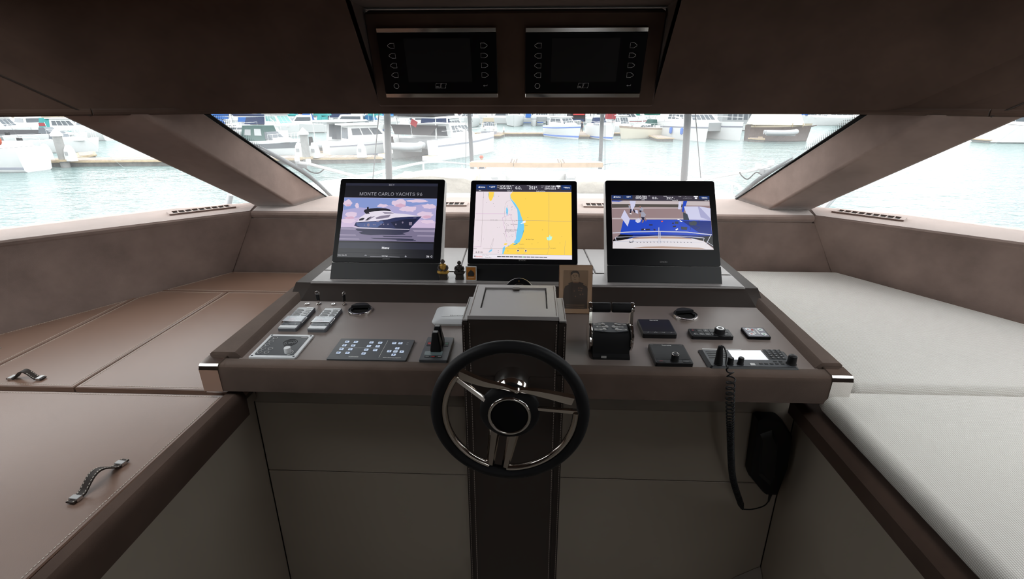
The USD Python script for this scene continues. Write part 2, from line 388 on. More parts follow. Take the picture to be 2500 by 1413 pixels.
# windshield
n_g = np.array([0, .48, .75]); n_g = n_g / np.linalg.norm(n_g)
wb, wt = 2.962, 2.208
def gz(y): return SZ + (2.95 - y) * .64
ws = thing('window_1', 'wide raked windshield above the helm console', None, kind='structure')
obj('glass', slab([(-1.24, wb, gz(wb)), (1.24, wb, gz(wb)), (1.40, wt, gz(wt)), (-1.40, wt, gz(wt))], n_g * .012), 'windshield_glass', ws, False)
for s in (-1, 1):
    obj('frit_border', slab([(s * 1.185, wb, gz(wb)), (s * 1.30, wb, gz(wb)), (s * 1.44, wt, gz(wt)), (s * 1.338, wt, gz(wt))], -n_g * .004), 'black_matt', ws, False, 'black painted edge of the windshield')
obj('frit_border', slab([(-1.25, wb + .02, gz(wb + .02)), (1.25, wb + .02, gz(wb + .02)), (1.25, wb - .004, gz(wb - .004)), (-1.25, wb - .004, gz(wb - .004))], -n_g * .004), 'black_matt', ws, False)
# dotted frit fade at the upper corners
dots = []
for s in (-1, 1):
    for i in range(26):
        for j in range(4):
            y = 2.215 + i * .0095
            xe = 1.185 + (wb - y) / (wb - wt) * .153
            dots.append(mv(cyl(.0026 - .0005 * j, .001, n=6), (s * (xe - .006 - j * .0085), y, gz(y) - .002), rx=-32.6))
obj('frit_dots', cat(dots), 'black_matt', ws, False, kind='stuff')

SKX, SKA, SKB = (.85, 2.25), .5, 1.42     # two glass roof hatches, over the counter and the bench
# ceiling: an eyebrow that sweeps up from the header, with a recess for the overhead displays
NXL, NXR = -.602, .497        # recess sides
def sof(z): return 2.2 - (z - HZ) * .909
cl = thing('ceiling', 'brown suede headliner sweeping up above the windshield', None, kind='structure')
zt = 1.985
def fx(z): return 1.81 + (z - HZ) * 1.46
HP = [(.95, 2.19), (1.2, 2.12), (1.33, 2.02), (1.42, 1.90), (1.5, 1.79)]                       # header edge, centre to fold
TP = [(.98, 1.855), (1.3, 1.77), (1.52, 1.65), (1.72, 1.51), (1.905, 1.365)]                   # upper edge of the soffit
HS = [(1.5, 1.79), (1.62, 1.67), (2.2, 1.0), (2.6, .3), (2.72, -4.5)]                          # header edge over the side window
TS = [(1.905, 1.365), (1.97, 1.28), (2.35, .75), (2.62, .2), (2.70, -4.5)]
def sweep(H, T, s, off): return loft([[(s * h[0], h[1], HZ), (s * t[0], t[1], zt), (s * t[0] + off[0], t[1] + off[1], zt + off[2]), (s * h[0] + off[0], h[1] + off[1], HZ + off[2])] for h, t in zip(H, T)])
for s in (-1, 1):
    x0 = -NXL if s < 0 else NXR
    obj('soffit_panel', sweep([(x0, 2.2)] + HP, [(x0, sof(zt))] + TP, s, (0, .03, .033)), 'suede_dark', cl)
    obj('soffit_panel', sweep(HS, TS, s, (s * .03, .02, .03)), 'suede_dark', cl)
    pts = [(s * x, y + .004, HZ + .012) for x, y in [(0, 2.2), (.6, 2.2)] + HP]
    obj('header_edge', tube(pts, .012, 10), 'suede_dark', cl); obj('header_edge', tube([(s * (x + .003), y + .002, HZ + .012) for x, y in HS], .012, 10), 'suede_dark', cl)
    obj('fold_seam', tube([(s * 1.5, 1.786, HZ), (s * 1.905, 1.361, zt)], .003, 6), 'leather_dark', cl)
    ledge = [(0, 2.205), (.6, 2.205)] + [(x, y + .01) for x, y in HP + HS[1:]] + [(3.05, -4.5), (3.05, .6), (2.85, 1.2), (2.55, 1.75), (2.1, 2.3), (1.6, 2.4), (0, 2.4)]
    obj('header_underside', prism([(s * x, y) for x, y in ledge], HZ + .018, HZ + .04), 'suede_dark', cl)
zb = 1.652
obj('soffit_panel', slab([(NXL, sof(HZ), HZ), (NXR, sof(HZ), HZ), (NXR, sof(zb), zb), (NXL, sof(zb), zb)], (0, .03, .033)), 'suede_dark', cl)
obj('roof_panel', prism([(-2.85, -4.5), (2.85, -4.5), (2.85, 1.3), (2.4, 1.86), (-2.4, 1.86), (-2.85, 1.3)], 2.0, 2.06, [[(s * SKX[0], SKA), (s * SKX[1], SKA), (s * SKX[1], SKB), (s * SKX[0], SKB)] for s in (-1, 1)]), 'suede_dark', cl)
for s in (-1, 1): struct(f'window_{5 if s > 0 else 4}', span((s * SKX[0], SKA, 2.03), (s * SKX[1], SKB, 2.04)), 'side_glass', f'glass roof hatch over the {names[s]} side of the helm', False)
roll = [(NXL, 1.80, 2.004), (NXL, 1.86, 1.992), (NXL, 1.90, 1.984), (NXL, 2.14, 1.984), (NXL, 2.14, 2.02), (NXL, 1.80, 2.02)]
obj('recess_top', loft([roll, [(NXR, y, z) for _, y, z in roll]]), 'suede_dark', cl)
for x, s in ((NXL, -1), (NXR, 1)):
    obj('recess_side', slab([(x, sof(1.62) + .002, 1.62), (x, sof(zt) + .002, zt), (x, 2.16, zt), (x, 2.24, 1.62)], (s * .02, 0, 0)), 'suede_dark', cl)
# the cabin behind the camera: rear wall with a doorway that lets daylight in
rear = [(-2.9, 0), (2.9, 0), (2.9, 2.0), (-2.9, 2.0)]
struct('wall_rear', mv(prism([(-3.0, -.16), (3.0, -.16), (3.0, 2.0), (-3.0, 2.0)], 0, .08, [[(.5, .1), (1.2, .1), (1.2, 1.75), (.5, 1.75)]]), (0, -4.5, 0), rx=90), 'suede', 'rear wall of the cabin with a doorway')
for s in (-1, 1):
    struct(f'trim_{7 if s > 0 else 6}', cat(slab([(s * 2.38, .8, -.16), (s * 2.38, -4.5, -.16), (s * 2.62, -4.5, 1.1), (s * 2.58, .8, 1.1)], (s * .05, 0, 0)), slab([(s * 2.93, .62, 1.1), (s * 2.95, -4.5, 1.1), (s * 2.85, -4.5, 2.05), (s * 2.83, .62, 2.05)], (s * .05, 0, 0))), 'suede', f'suede lining low on the {names[s]} of the cabin')

# ------------------------------------------------------------------ left: leather-topped counter
lc = thing('leather_counter', 'brown leather counter with pale stitched seams, left of the helm', 'counter')
CZ = .82
g = .0035
pan = {  # panel outlines (counter clockwise)
    'window_strip': [(-1.79 - g, 1.33 + g), (-1.79 - g, 2.105), (-2.02, 1.715), (-2.205, 1.33 + g)],
    'long_panel': [(-1.412 - g, 1.33 + g), (-1.412 - g, 2.192 - g), (-1.735, 2.192 - g), (-1.79 + g, 2.10), (-1.79 + g, 1.33 + g)],
    'inner_panel': [(-.985 - g, 1.33 + g), (-.93, 1.42), (-.93, 2.192 - g), (-1.412 + g, 2.192 - g), (-1.412 + g, 1.33 + g)],
    'far_panel': [(-.93, 2.192 + g), (-.93, 2.488), (-1.558, 2.488), (-1.735, 2.192 + g)],
    'near_panel': [(-.945 - g, -1.2), (-.905 - g, 1.31 - g), (-2.21, 1.31 - g), (-2.33, .8), (-2.36, -1.2)],
    'edge_strip': [(-.9, -1.2), (-.9, 1.31 - g), (-.905 + g, 1.31 - g), (-.945 + g, -1.2)],
    'corner_piece': [(-.865, 1.322), (-.865, 1.44), (-.925, 1.44), (-.985 + g, 1.325)],
}
stl = []
for k, (nm, pl) in enumerate(pan.items()):
    P = Polygon(pl); P = P if P.exterior.is_ccw else Polygon(pl[::-1])
    a = np.array(P.exterior.coords)[:-1]; b = np.array(P.buffer(-.003, join_style=2).exterior.coords)[:-1]
    if len(a) == len(b):
        i0 = int(np.argmin(((b - a[0]) ** 2).sum(1))); b = np.roll(b, -i0, 0)
        if np.linalg.norm(b[1] - a[1]) > np.linalg.norm(b[-1] - a[1]): b = np.vstack([b[:1], b[1:][::-1]])
        m = loft([np.c_[a, np.full(len(a), CZ - .02)], np.c_[a, np.full(len(a), CZ - .003)], np.c_[b, np.full(len(b), CZ)]])
    else: m = prism(pl, CZ - .02, CZ)
    obj('leather_panel', m, 'leather_brown', lc)
    ins = np.array(P.buffer(-.011, join_style=2).exterior.coords)
    stl.append(dashes([(x, y, CZ) for x, y in ins]))
obj('stitching', cat(stl), 'stitch', lc, False, kind='stuff')
obj('base', prism([(-.945, -1.2), (-.945, 2.485), (-1.56, 2.485), (-2.02, 1.71), (-2.21, 1.3), (-2.32, .8), (-2.36, -1.2)], -.158, CZ - .018), 'leather_dark', lc)
obj('inset_plate', prism([(-1.905, 1.40), (-1.905, 1.585), (-2.03, 1.585), (-2.10, 1.40)], CZ, CZ + .003), 'cover_beige', lc, label='pale plate set into the counter by the window')

def suede_lip(s, name, label):
    t = thing(name, label, 'trim')
    x0, x1 = s * .852, s * .897
    prof = [(x0, .745), (x0, .81), (x0 + s * .008, .828), (x0 + s * .016, .834), (x1, .834), (x1, .745)]
    obj('suede_edge', loft([[(x, 1.318, z) for x, z in prof], [(x, -1.2, z) for x, z in prof]]), 'suede_dark', t)
    return t
suede_lip(-1, 'bench_edge', 'brown suede edge rail along the inner side of the leather counter')
lw = thing('lacquer_cabinet', 'white lacquered side of the left counter, facing the footwell', 'cabinet')
obj('side_panel', span((-.94, -1.2, -.158), (-.915, 1.452, .715), .004), 'lacquer', lw)
obj('shadow_gap', span((-.93, -1.2, .715), (-.905, 1.45, .748)), 'lacquer', lw)
rw = thing('lacquer_cabinet', 'white lacquered side of the right bench, facing the footwell', 'cabinet')
obj('side_panel', span((.895, -1.2, -.158), (.92, 1.452, .70), .004), 'lacquer', rw)
obj('shadow_gap', span((.885, -1.2, .70), (.91, 1.45, .738)), 'lacquer', rw)
rl = thing('bench_edge', 'dark brown suede edge rail below the front cushion on the right', 'trim')
prof = [(.84, .74), (.84, .785), (.85, .80), (.862, .806), (.94, .806), (.94, .745), (.93, .745), (.93, .74)]
obj('suede_edge', loft([[(x, 1.40, z) for x, z in prof], [(x, -1.2, z) for x, z in prof]]), 'suede_dark', rl)
# ------------------------------------------------------------------ right: bench with two woven cushions
rb = thing('storage_bench', 'dark base of the bench under the woven cushions', 'bench')
obj('bench_top', prism([(.945, -1.2), (.945, 2.485), (1.56, 2.485), (2.02, 1.71), (2.21, 1.3), (2.32, .8), (2.36, -1.2)], -.158, .745), 'leather_dark', rb)
far_c = [(.985, 1.352), (.985, 2.482), (1.555, 2.482), (1.60, 2.41), (2.01, 1.72), (2.19, 1.352)]
near_c = [(.868, -1.2), (.868, 1.325), (2.19, 1.325), (2.31, .8), (2.34, -1.2)]
fc = obj('bench_cushion', pillow(far_c, .747, .866, .03, .006), 'weave', None, 60, 'off-white woven seat cushion reaching back to the windshield, right of the helm', 'cushion')
nc = obj('bench_cushion', pillow(near_c, .747 + .061, .872, .028, .006), 'weave', None, 60, 'off-white woven seat cushion nearest the camera on the right, with piped rounded edge', 'cushion')
# ================================================================== the helm console
TAN = math.tan(math.radians(3))
DP, DN = np.array([0, 1.335, .93]), np.array([0, -math.sin(math.radians(3)), math.cos(math.radians(3))])
def dash_z(y): return .93 + (y - 1.335) * TAN
def D(px, py, h=0.0): return at_plane(px, py, DP + DN * h, DN)
hc = thing('helm_console', 'wide brown leather helm console with suede rim and chrome corners', 'console')
prof = [(1.336, .862), (1.336, dash_z(1.336) - .006), (1.757, dash_z(1.757) - .006), (1.84, .998), (2.36, .998), (2.36, .84), (2.30, .755), (1.50, .755), (1.485, .862)]
obj('console_body', loft([[(-.90, y, z) for y, z in prof], [(.885, y, z) for y, z in prof]]), 'leather_dark', hc)
obj('dash_panel', slab([(-.862, 1.334, dash_z(1.334)), (.862, 1.334, dash_z(1.334)), (.852, 1.762, dash_z(1.762)), (-.852, 1.762, dash_z(1.762))], -DN * .006), 'leather_dash', hc)
obj('fascia', slab([(-.852, 1.757, dash_z(1.757)), (.852, 1.757, dash_z(1.757)), (.834, 1.838, 1.0), (-.834, 1.838, 1.0)], (0, .02, -.006)), 'leather_dark', hc, label='dark sloping leather riser below the screens')
PZ = 1.004
def tile(x0, x1, y0, y1, x2=None, x3=None, z=PZ, t=.008):
    x2 = x0 if x2 is None else x2; x3 = x1 if x3 is None else x3
    q = [(x0, y0), (x1, y0), (x3, y1), (x2, y1)]
    b = np.array(Polygon(q).buffer(-.003, join_style=2).exterior.coords)[:-1]
    a = np.array(Polygon(q).exterior.coords)[:-1]
    i0 = int(np.argmin(((b - a[0]) ** 2).sum(1))); b = np.roll(b, -i0, 0)
    return loft([np.c_[a, np.full(4, z - t)], np.c_[a, np.full(4, z - .0025)], np.c_[b, np.full(4, z)]])
obj('screen_shelf', tile(-.84, .835, 1.836, 1.975, -.842, .838), 'leather_grey', hc, label='grey leather shelf carrying the screens')
for x0, x1, x2, x3 in ((-.842, -.278, -.842, -.288), (-.274, .284, -.284, .272), (.288, .838, .276, .838)):
    obj('hatch_panel', tile(x0, x1, 1.981, 2.345, x2, x3), 'leather_grey', hc)
obj('shelf_lip', tube([(-.838, 1.8365, .999), (.834, 1.8365, .999)], .0045, 8), 'leather_grey', hc)
stl = [dashes([(-.83, 1.8335, .9915), (.828, 1.8335, .9915)], up=(0, -.5, .8))]
obj('stitching', cat(stl), 'stitch', hc, False, kind='stuff')
# suede rim, in three lengths, chrome corner caps
def rim_side(s):
    xo0, xo1 = (-.953, -.905) if s < 0 else (.932, .90)
    def ring(y, xo, z): 
        xi = s * .853
        return [(xo, y, z - .085), (xo, y, z + .012), (xo - s * .008, y, z + .019), (xi + s * .022, y, z + .019), (xi + s * .014, y, z + .014), (xi, y, z - .002), (xi, y, z - .085)]
    return loft([ring(1.342, xo0, dash_z(1.342)), ring(1.76, (xo0 * .55 + xo1 * .45), dash_z(1.76)), ring(2.36, xo1, dash_z(2.2))])
obj('suede_rim', rim_side(-1), 'suede_rim', hc); obj('suede_rim', rim_side(1), 'suede_rim', hc)
fr = [(1.286, .847), (1.284, .918), (1.288, .928), (1.297, .9335), (1.328, .9345), (1.336, .931), (1.336, .847)]
obj('suede_rim', loft([[(-.898, y, z) for y, z in fr], [(.876, y, z) for y, z in fr]]), 'suede_rim', hc)
for x0, x1 in ((-.955, -.898), (.876, .934)):
    fr2 = [(1.285, .846), (1.282, .92), (1.286, .931), (1.292, .9365), (1.340, .9385), (1.342, .935), (1.342, .846)]
    obj('corner_cap', loft([[(x0, y, z) for y, z in fr2], [(x1, y, z) for y, z in fr2]]), 'chrome', hc, 20, 'polished metal corner cap')
# white cabinet under the console
cb = thing('helm_cabinet', 'white lacquered cabinet under the helm console, split by the steering column', 'cabinet')
for x0, x1 in ((-.9145, -.1685), (.1215, .8945)):
    obj('cabinet_panel', span((x0, 1.452, .418), (x1, 1.47, .703), .002), 'lacquer', cb)
    obj('cabinet_panel', span((x0, 1.452, -.158), (x1, 1.47, .4155), .002), 'lacquer', cb)
    obj('top_bevel', slab([(x0, 1.453, .7035), (x1, 1.453, .7035), (x1, 1.484, .757), (x0, 1.484, .757)], (0, .01, -.005)), 'lacquer', cb)
obj('carcass', span((-.90, 1.4715, -.158), (.88, 2.3, .70)), 'leather_dark', cb)

ft = thing('footrest', 'pale wedge-shaped footrest low in the right corner of the footwell', 'footrest')
obj('wedge', hull([(.80, 1.30, -.158), (.893, 1.30, -.158), (.893, 1.45, -.158), (.80, 1.45, -.158), (.80, 1.45, -.03), (.893, 1.45, .035), (.893, 1.34, -.06)]), 'floor_white', ft)
# ------------------------------------------------------------------ steering column
col = thing('steering_column', 'dark leather steering column with pale stitching and a padded lid', 'column')
XL, XR, WL, WR, YF = -.150, .098, -.168, .121, 1.262
def colpart(x0, x1, yf, yb, z0, z1, c=.006):
    ring = lambda z, i: [(x0 + i, yf + i, z), (x1 - i, yf + i, z), (x1 - i, yb - i, z), (x0 + i, yb - i, z)]
    return loft([ring(z0, 0), ring(z1 - c, 0), ring(z1, c)])
obj('inner_panel', colpart(XL, XR, YF, 1.45, -.158, .93, .001), 'leather_dark', col)
obj('inner_box', colpart(XL + .001, XR - .001, YF, 1.50, .931, 1.105, .001), 'leather_dark', col)
frame = prism([(XL, YF - .001), (XR, YF - .001), (XR, 1.512), (XL, 1.512)], 1.1055, 1.1165, [[(-.121, 1.318), (.070, 1.318), (.070, 1.487), (-.121, 1.487)]])
obj('top_frame', frame, 'leather_grey', col, label='grey leather frame round the lid')
obj('lid', box(.186, .164, .006, (-.0255, 1.4025, 1.1058), .0015), 'leather_grey', col, label='padded grey lid in the column top')
obj('pull_tab', box(.022, .02, .004, (-.024, 1.479, 1.1135), .001), 'leather_dark', col)
for x0, x1 in ((WL, XL - .0015), (XR + .0015, WR)):
    obj('side_wing', colpart(x0, x1, YF + .012, 1.452, -.158, .93, .001), 'leather_dark', col)
    obj('side_wing', colpart(x0, x1, YF + .012, 1.452, .931, 1.094, .004), 'leather_dark', col)
    obj('wing_cap', box(x1 - x0 - .001, 1.45 - YF - .012, .005, ((x0 + x1) / 2, (YF + 1.462) / 2, 1.094), .001), 'leather_grey', col)
obj('rear_step', colpart(XL + .02, XR + .004, 1.514, 1.545, dash_z(1.53), 1.104, .004), 'leather_grey', col)
st = []
for x in (XL + .005, XR - .005): st.append(dashes([(x, YF - .0005, .05), (x, YF - .0005, 1.10)], up=(0, -1, 0)))
for x in (WL + .005, WR - .005): st.append(dashes([(x, YF + .0115, -.14), (x, YF + .0115, 1.085)], up=(0, -1, 0)))
for x in (XL + .005, XR - .005): st.append(dashes([(x, YF + .004, 1.1167), (x, 1.508, 1.1167)]))
for x in (WL + .004, WR - .004): st.append(dashes([(x, YF + .018, 1.0992), (x, 1.445, 1.0992)]))
obj('stitching', cat(st), 'stitch_dark', col, False, kind='stuff')

# ------------------------------------------------------------------ steering wheel (own frame: x right, y up, z to the viewer)
WC = np.array([-.029, 1.12, .906])
sw = thing('steering_wheel', 'black leather steering wheel with polished metal spokes in front of the column', 'steering wheel', WC)
R = rot(rx=90)
def wm(m): return trimesh.Trimesh(np.asarray(m.vertices) @ R.T, m.faces, process=False)
A = lambda deg, r, z=0: np.array([r * math.cos(math.radians(deg)), r * math.sin(math.radians(deg)), z])
RW = .190
obj('rim', wm(tube([A(a, RW) for a in np.arange(0, 360, 4)], .0165, 18, True)), 'black_rubber', sw, 60)
for a0, a1 in ((141, 251), (-93, 2)):     # polished lining inside the rim, left and right
    obj('rim_lining', wm(tube([A(a,      .1715 - .002 * math.sin(math.pi * (a - a0) / (a1 - a0)), .003) for a in np.linspace(a0, a1, 32)], .0095, 10)), 'smoked_chrome', sw, 60)
def spoke(p0, p1, w0, w1, t=.006, bow=0.0, n=8):
    p0, p1 = np.array(p0, float), np.array(p1, float); d = (p1 - p0) / np.linalg.norm(p1 - p0); s = np.array([-d[1], d[0], 0]); s /= np.linalg.norm(s)
    rings = []
    for u in np.linspace(0, 1, n):
        c = p0 + (p1 - p0) * u + np.array([0, 0, bow * math.sin(math.pi * u)]); w = w0 + (w1 - w0) * u
        rings.append([c + s * w, c + s * w * .55 + [0, 0, t], c - s * w * .55 + [0, 0, t * .8], c - s * w, c - s * w * .5 + [0, 0, -t], c + s * w * .5 + [0, 0, -t]])
    return wm(loft(rings))
# the pair of narrow arms low on either side, and the two lower spokes
obj('spoke', spoke(A(154, .062, -.004), A(143.5, .172, .002), .0075, .009), 'smoked_chrome', sw, 40)
obj('spoke', spoke(A(10, .07, -.004), A(2.5, .174, .002), .0075, .009), 'smoked_chrome', sw, 40)
obj('spoke', spoke(A(229, .060, -.004), A(252, .168, .003), .016, .0105, .009), 'smoked_chrome', sw, 40)
obj('spoke', spoke(A(283, .055, -.004), A(266, .168, .003), .016, .0105, .009), 'smoked_chrome', sw, 40)
# the broad polished band that sweeps over the hub
bl, br = A(138, .172, .004), A(15, .168, .004)
mid1, mid2 = A(100, .080, .006), A(62, .079, .006)
pts = curve([bl, A(127, .115, .006), mid1, A(78, .0745, .012), mid2, A(36, .108, .008), br], 8)
rings = []
for i, c in enumerate(pts):
    u = i / (len(pts) - 1); w = .0165 - .0075 * math.sin(math.pi * u)
    tdir = pts[min(i + 1, len(pts) - 1)] - pts[max(i - 1, 0)]; tdir /= np.linalg.norm(tdir); s_ = np.array([-tdir[1], tdir[0], 0])
    rings.append([c + s_ * w, c + s_ * w * .5 + [0, 0, .006], c - s_ * w * .6 + [0, 0, .003], c - s_ * w, c - s_ * w * .5 + [0, 0, -.006], c + s_ * w * .5 + [0, 0, -.006]])
obj('spoke_band', wm(loft(rings)), 'smoked_chrome', sw, 35)
obj('hub', wm(lathe([(.070, -.022), (.079, -.012), (.079, -.004), (.069, .008), (.054, .014), (.050, .015)], 40)), 'black_rubber', sw, 50)
obj('hub_ring', wm(mv(tube([A(a, .0515) for a in np.arange(0, 360, 9)], .005, 10, True), (0, 0, .0155))), 'chrome', sw, 60)
obj('horn_cap', wm(lathe([(.0485, .0145), (.046, .0195), (.03, .021), (0, .0215)], 36)), 'black_gloss', sw, 40)
obj('shaft', wm(cyl(.034, .10, (0, 0, -.122), 28)), 'black_matt', sw, 40)
obj('shaft_cover', wm(lathe([(.056, -.1415), (.0555, -.125), (.053, -.105), (.047, -.088), (.039, -.078), (.035, -.077)], 40)), 'chrome', sw, 50)

# ------------------------------------------------------------------ dash instruments
class Dev:
    """A thing lying on the dash, placed by the corners of its top face."""
    def __init__(self, name, label, cat_, corners, h, group=None):
        P = np.array([D(*c, h) for c in corners]) - DN * h
        lo, hi = P.min(0), P.max(0)
        # left/right edges: mean of near and far corners
        xs = sorted(P[:, 0]); ys = sorted(P[:, 1])
        self.x0, self.x1 = (xs[0] + xs[1]) / 2, (xs[-1] + xs[-2]) / 2
        self.y0, self.y1 = (ys[0] + ys[1]) / 2, (ys[-1] + ys[-2]) / 2
        cx, cy = (self.x0 + self.x1) / 2, (self.y0 + self.y1) / 2
        self.loc = np.array([cx, cy, dash_z(cy)])
        self.w, self.d, self.h = self.x1 - self.x0, (self.y1 - self.y0) / math.cos(math.radians(3)), h
        self.t = thing(name, label, cat_, self.loc, rx=3, group=group)
    def L(self, px, py, h=None):
        h = self.h if h is None else h
        p = rot(rx=-3) @ (D(px, py, h) - self.loc); return p
    def o(self, name, mesh, m, smooth=30, parent=None, label=None, kind=None): return obj(name, mesh, m, parent or self.t, smooth, label, kind=kind)
def z4(x, y): return 590 + x * 310 / 2086, 690 + y * 210 / 1413
def z5(x, y): return 780 + x * 360 / 2422, 690 + y * 210 / 1413
def z7(x, y): return 1420 + x * 300 / 2019, 710 + y * 210 / 1413
def z8(x, y): return 1660 + x * 340 / 2184, 740 + y * 220 / 1413
def ring2(r, w, n=28, a0=0, a1=360):
    aa = np.radians(np.linspace(a0, a1, n)); 
    return [(r * math.cos(a), r * math.sin(a)) for a in aa] + [((r - w) * math.cos(a), (r - w) * math.sin(a)) for a in aa[::-1]]

# intercom panel
d = Dev('intercom_panel', 'square intercom panel with silver frame, ring buttons and speaker slots, front left of the dash', 'intercom', [z4(505, 838), z4(1210, 860), z4(850, 1235), z4(85, 1215)], .006)
d.o('frame', plate(d.w, d.d, .006, .004, c=.001), 'white_frame')
d.o('face', plate(d.w - .022, d.d - .026, .0008, .008, (0, 0, .006)), 'grey_plastic')
for x, y in ((555, 910), (490, 965), (425, 1020), (360, 1080), (475, 1085), (295, 1140), (410, 1145)):
    p = d.L(*z4(x, y)); b = d.o('button', mv(cyl(.0062, .0012, n=20), (p[0], p[1], .0068)), 'grey_plastic')
    d.o('button_ring', mv(prism(ring2(.0078, .0014, 24, 60, 390), 0, .0006), (p[0], p[1], .0069)), 'white_mark', parent=b)
p = d.L(*z4(800, 985))
for r, a0, a1 in ((.010, 20, 330), (.016, 10, 165), (.016, 200, 350), (.022, 25, 200), (.022, 225, 380)):
    d.o('speaker_slot', mv(prism(ring2(r, .0022, 20, a0, a1), 0, .0005), (p[0], p[1], .0068)), 'black_matt')
p = d.L(*z4(765, 1150)); d.o('knob', lathe([(.0105, 0), (.0105, .016), (.0095, .018), (0, .018)], 24, (p[0], p[1], .0068)), 'white_plastic')
d.o('knob_mark', mv(prism(ring2(.0155, .0022, 16, -80, 60), 0, .0005), (p[0], p[1], .0068)), 'white_mark')
p = d.L(*z4(1030, 905)); d.o('logo', mv(prism(circ(.011, n=20, ry=.004), 0, .0005), (p[0], p[1], .0068)), 'grey_mark')
for sx in (-1, 1):
    for sy in (-1, 1): d.o('screw', cyl(.0032, .001, (sx * (d.w / 2 - .008), sy * (d.d / 2 - .008), .006), 12), 'grey_plastic')
# wiper and searchlight panel
d = Dev('wiper_panel', 'flat black switch panel with small lit keys, marked wipers and searchlight', 'control panel', [z5(370, 908), z5(1578, 940), z5(1395, 1282), z5(100, 1245)], .008)
d.o('plate', plate(d.w, d.d, .008, .003, c=.0008), 'grey_plastic')
keys = [(455, 973), (598, 977), (855, 984), (998, 988), (410, 1032), (553, 1036), (812, 1043), (957, 1047), (362, 1092), (507, 1097), (768, 1104), (916, 1109), (312, 1152), (460, 1157), (725, 1166), (1228, 995), (1330, 997), (1278, 1081), (1145, 1130), (1247, 1133), (1352, 1136), (1217, 1186)]
for k, (x, y) in enumerate(keys):
    p = d.L(*z5(x, y)); b = d.o('key', box(.0125, .0105, .0018, (p[0], p[1], .008), .0004), 'key_light')
    if k in (17, 18, 20, 21):
        a = {17: 90, 18: 180, 20: 0, 21: -90}[k]
        d.o('arrow', mv(prism([(.003, 0), (-.002, .0028), (-.002, -.0028)], 0, .0003), (p[0], p[1], .0098), rz=a), 'blue_mark', parent=b)
    elif k != 19: d.o('symbol', mv(prism([(-.0035, -.002), (.0035, -.002), (.001, .0025), (-.003, .0022)], 0, .0003), (p[0], p[1], .0098)), 'symbol_blue', parent=b)
    else: d.o('symbol', box(.008, .002, .0003, (p[0], p[1], .0098)), 'grey_mark', parent=b)
p = d.L(*z5(558, 1216)); d.o('lettering', text('WIPERS', .0045, (p[0], p[1], .008), bold=True, wide=1.25), 'white_mark', False)
p = d.L(*z5(1190, 1233)); d.o('lettering', text('SEARCHLIGHT', .0045, (p[0], p[1], .008), bold=True, wide=1.25), 'white_mark', False)
a, b = d.L(*z5(330, 1058)), d.L(*z5(990, 1080)); d.o('line', box(b[0] - a[0], .0012, .0004, ((a[0] + b[0]) / 2, (a[1] + b[1]) / 2, .008)), 'white_mark')
a, b = d.L(*z5(1135, 950)), d.L(*z5(962, 1226)); d.o('line', box(.0012, a[1] - b[1], .0004, ((a[0] + b[0]) / 2, (a[1] + b[1]) / 2, .008)), 'white_mark')
for x, y in ((1452, 985), (1440, 1011)):
    p = d.L(*z5(x, y)); d.o('indicator', box(.006, .0012, .0004, (p[0], p[1], .008)), 'white_mark')
# thruster control with twin levers
d = Dev('thruster_control', 'black thruster control with two upright levers, left of the steering column', 'control lever', [z5(1785, 888), z5(2225, 895), z5(2085, 1275), z5(1622, 1265)], .014)
d.o('base', plate(d.w, d.d, .014, .004, c=.0015), 'grey_plastic')
for (bx, by), (tx, ty), nm in (((1960, 1010), (1968, 690), 1), ((1925, 1090), (1930, 790), 2)):
    p = d.L(*z5(bx, by)); 
    top = rot(rx=-3) @ (at_y(*z5(tx, ty), D(*z5(bx, by), .014)[1]) - d.loc); hgt = max(.05, top[2])
    rr = []
    for u, w, dp in ((0, .016, .020), (.12, .0165, .021), (.3, .0155, .017), (.6, .0125, .0125), (.9, .0105, .010), (1, .0085, .008)):
        rr.append([(p[0] + x, p[1] + y - .002 * u, .014 + (hgt - .014) * u) for x, y in rrect(w * 2, dp * 2, .004, n=3)])
    lv = d.o('lever', loft(rr), 'black_plastic')
    d.o('lever_label', box(.014, .013, .0008, (p[0], p[1] - .002, hgt)), 'grey_mark', parent=lv)
a, b, c_ = d.L(*z5(1770, 1105)), d.L(*z5(2055, 1112)), d.L(*z5(1740, 1185))
d.o('display', box(b[0] - a[0], .022, .0008, ((a[0] + b[0]) / 2 - .004, (a[1] + c_[1]) / 2 - .004, .014)), 'dim_lcd')
for (x, y), m_ in (((1805, 1003), 'red_mark'), ((2088, 1008), 'green_mark')):
    p = d.L(*z5(x, y)); b_ = d.o('key', box(.014, .026, .0012, (p[0], p[1], .014), .0004), 'black_plastic'); d.o('symbol', box(.009, .011, .0004, (p[0], p[1] + .001, .0152)), m_, parent=b_)
for (x, y), m_ in (((1768, 1217), 'grey_mark'), ((1866, 1218), 'red_mark'), ((1968, 1219), 'grey_mark')):
    p = d.L(*z5(x, y)); b_ = d.o('key', box(.016, .007, .0012, (p[0], p[1], .014), .0004), 'black_plastic'); d.o('symbol', box(.010, .0028, .0004, (p[0], p[1], .0152)), m_, parent=b_)
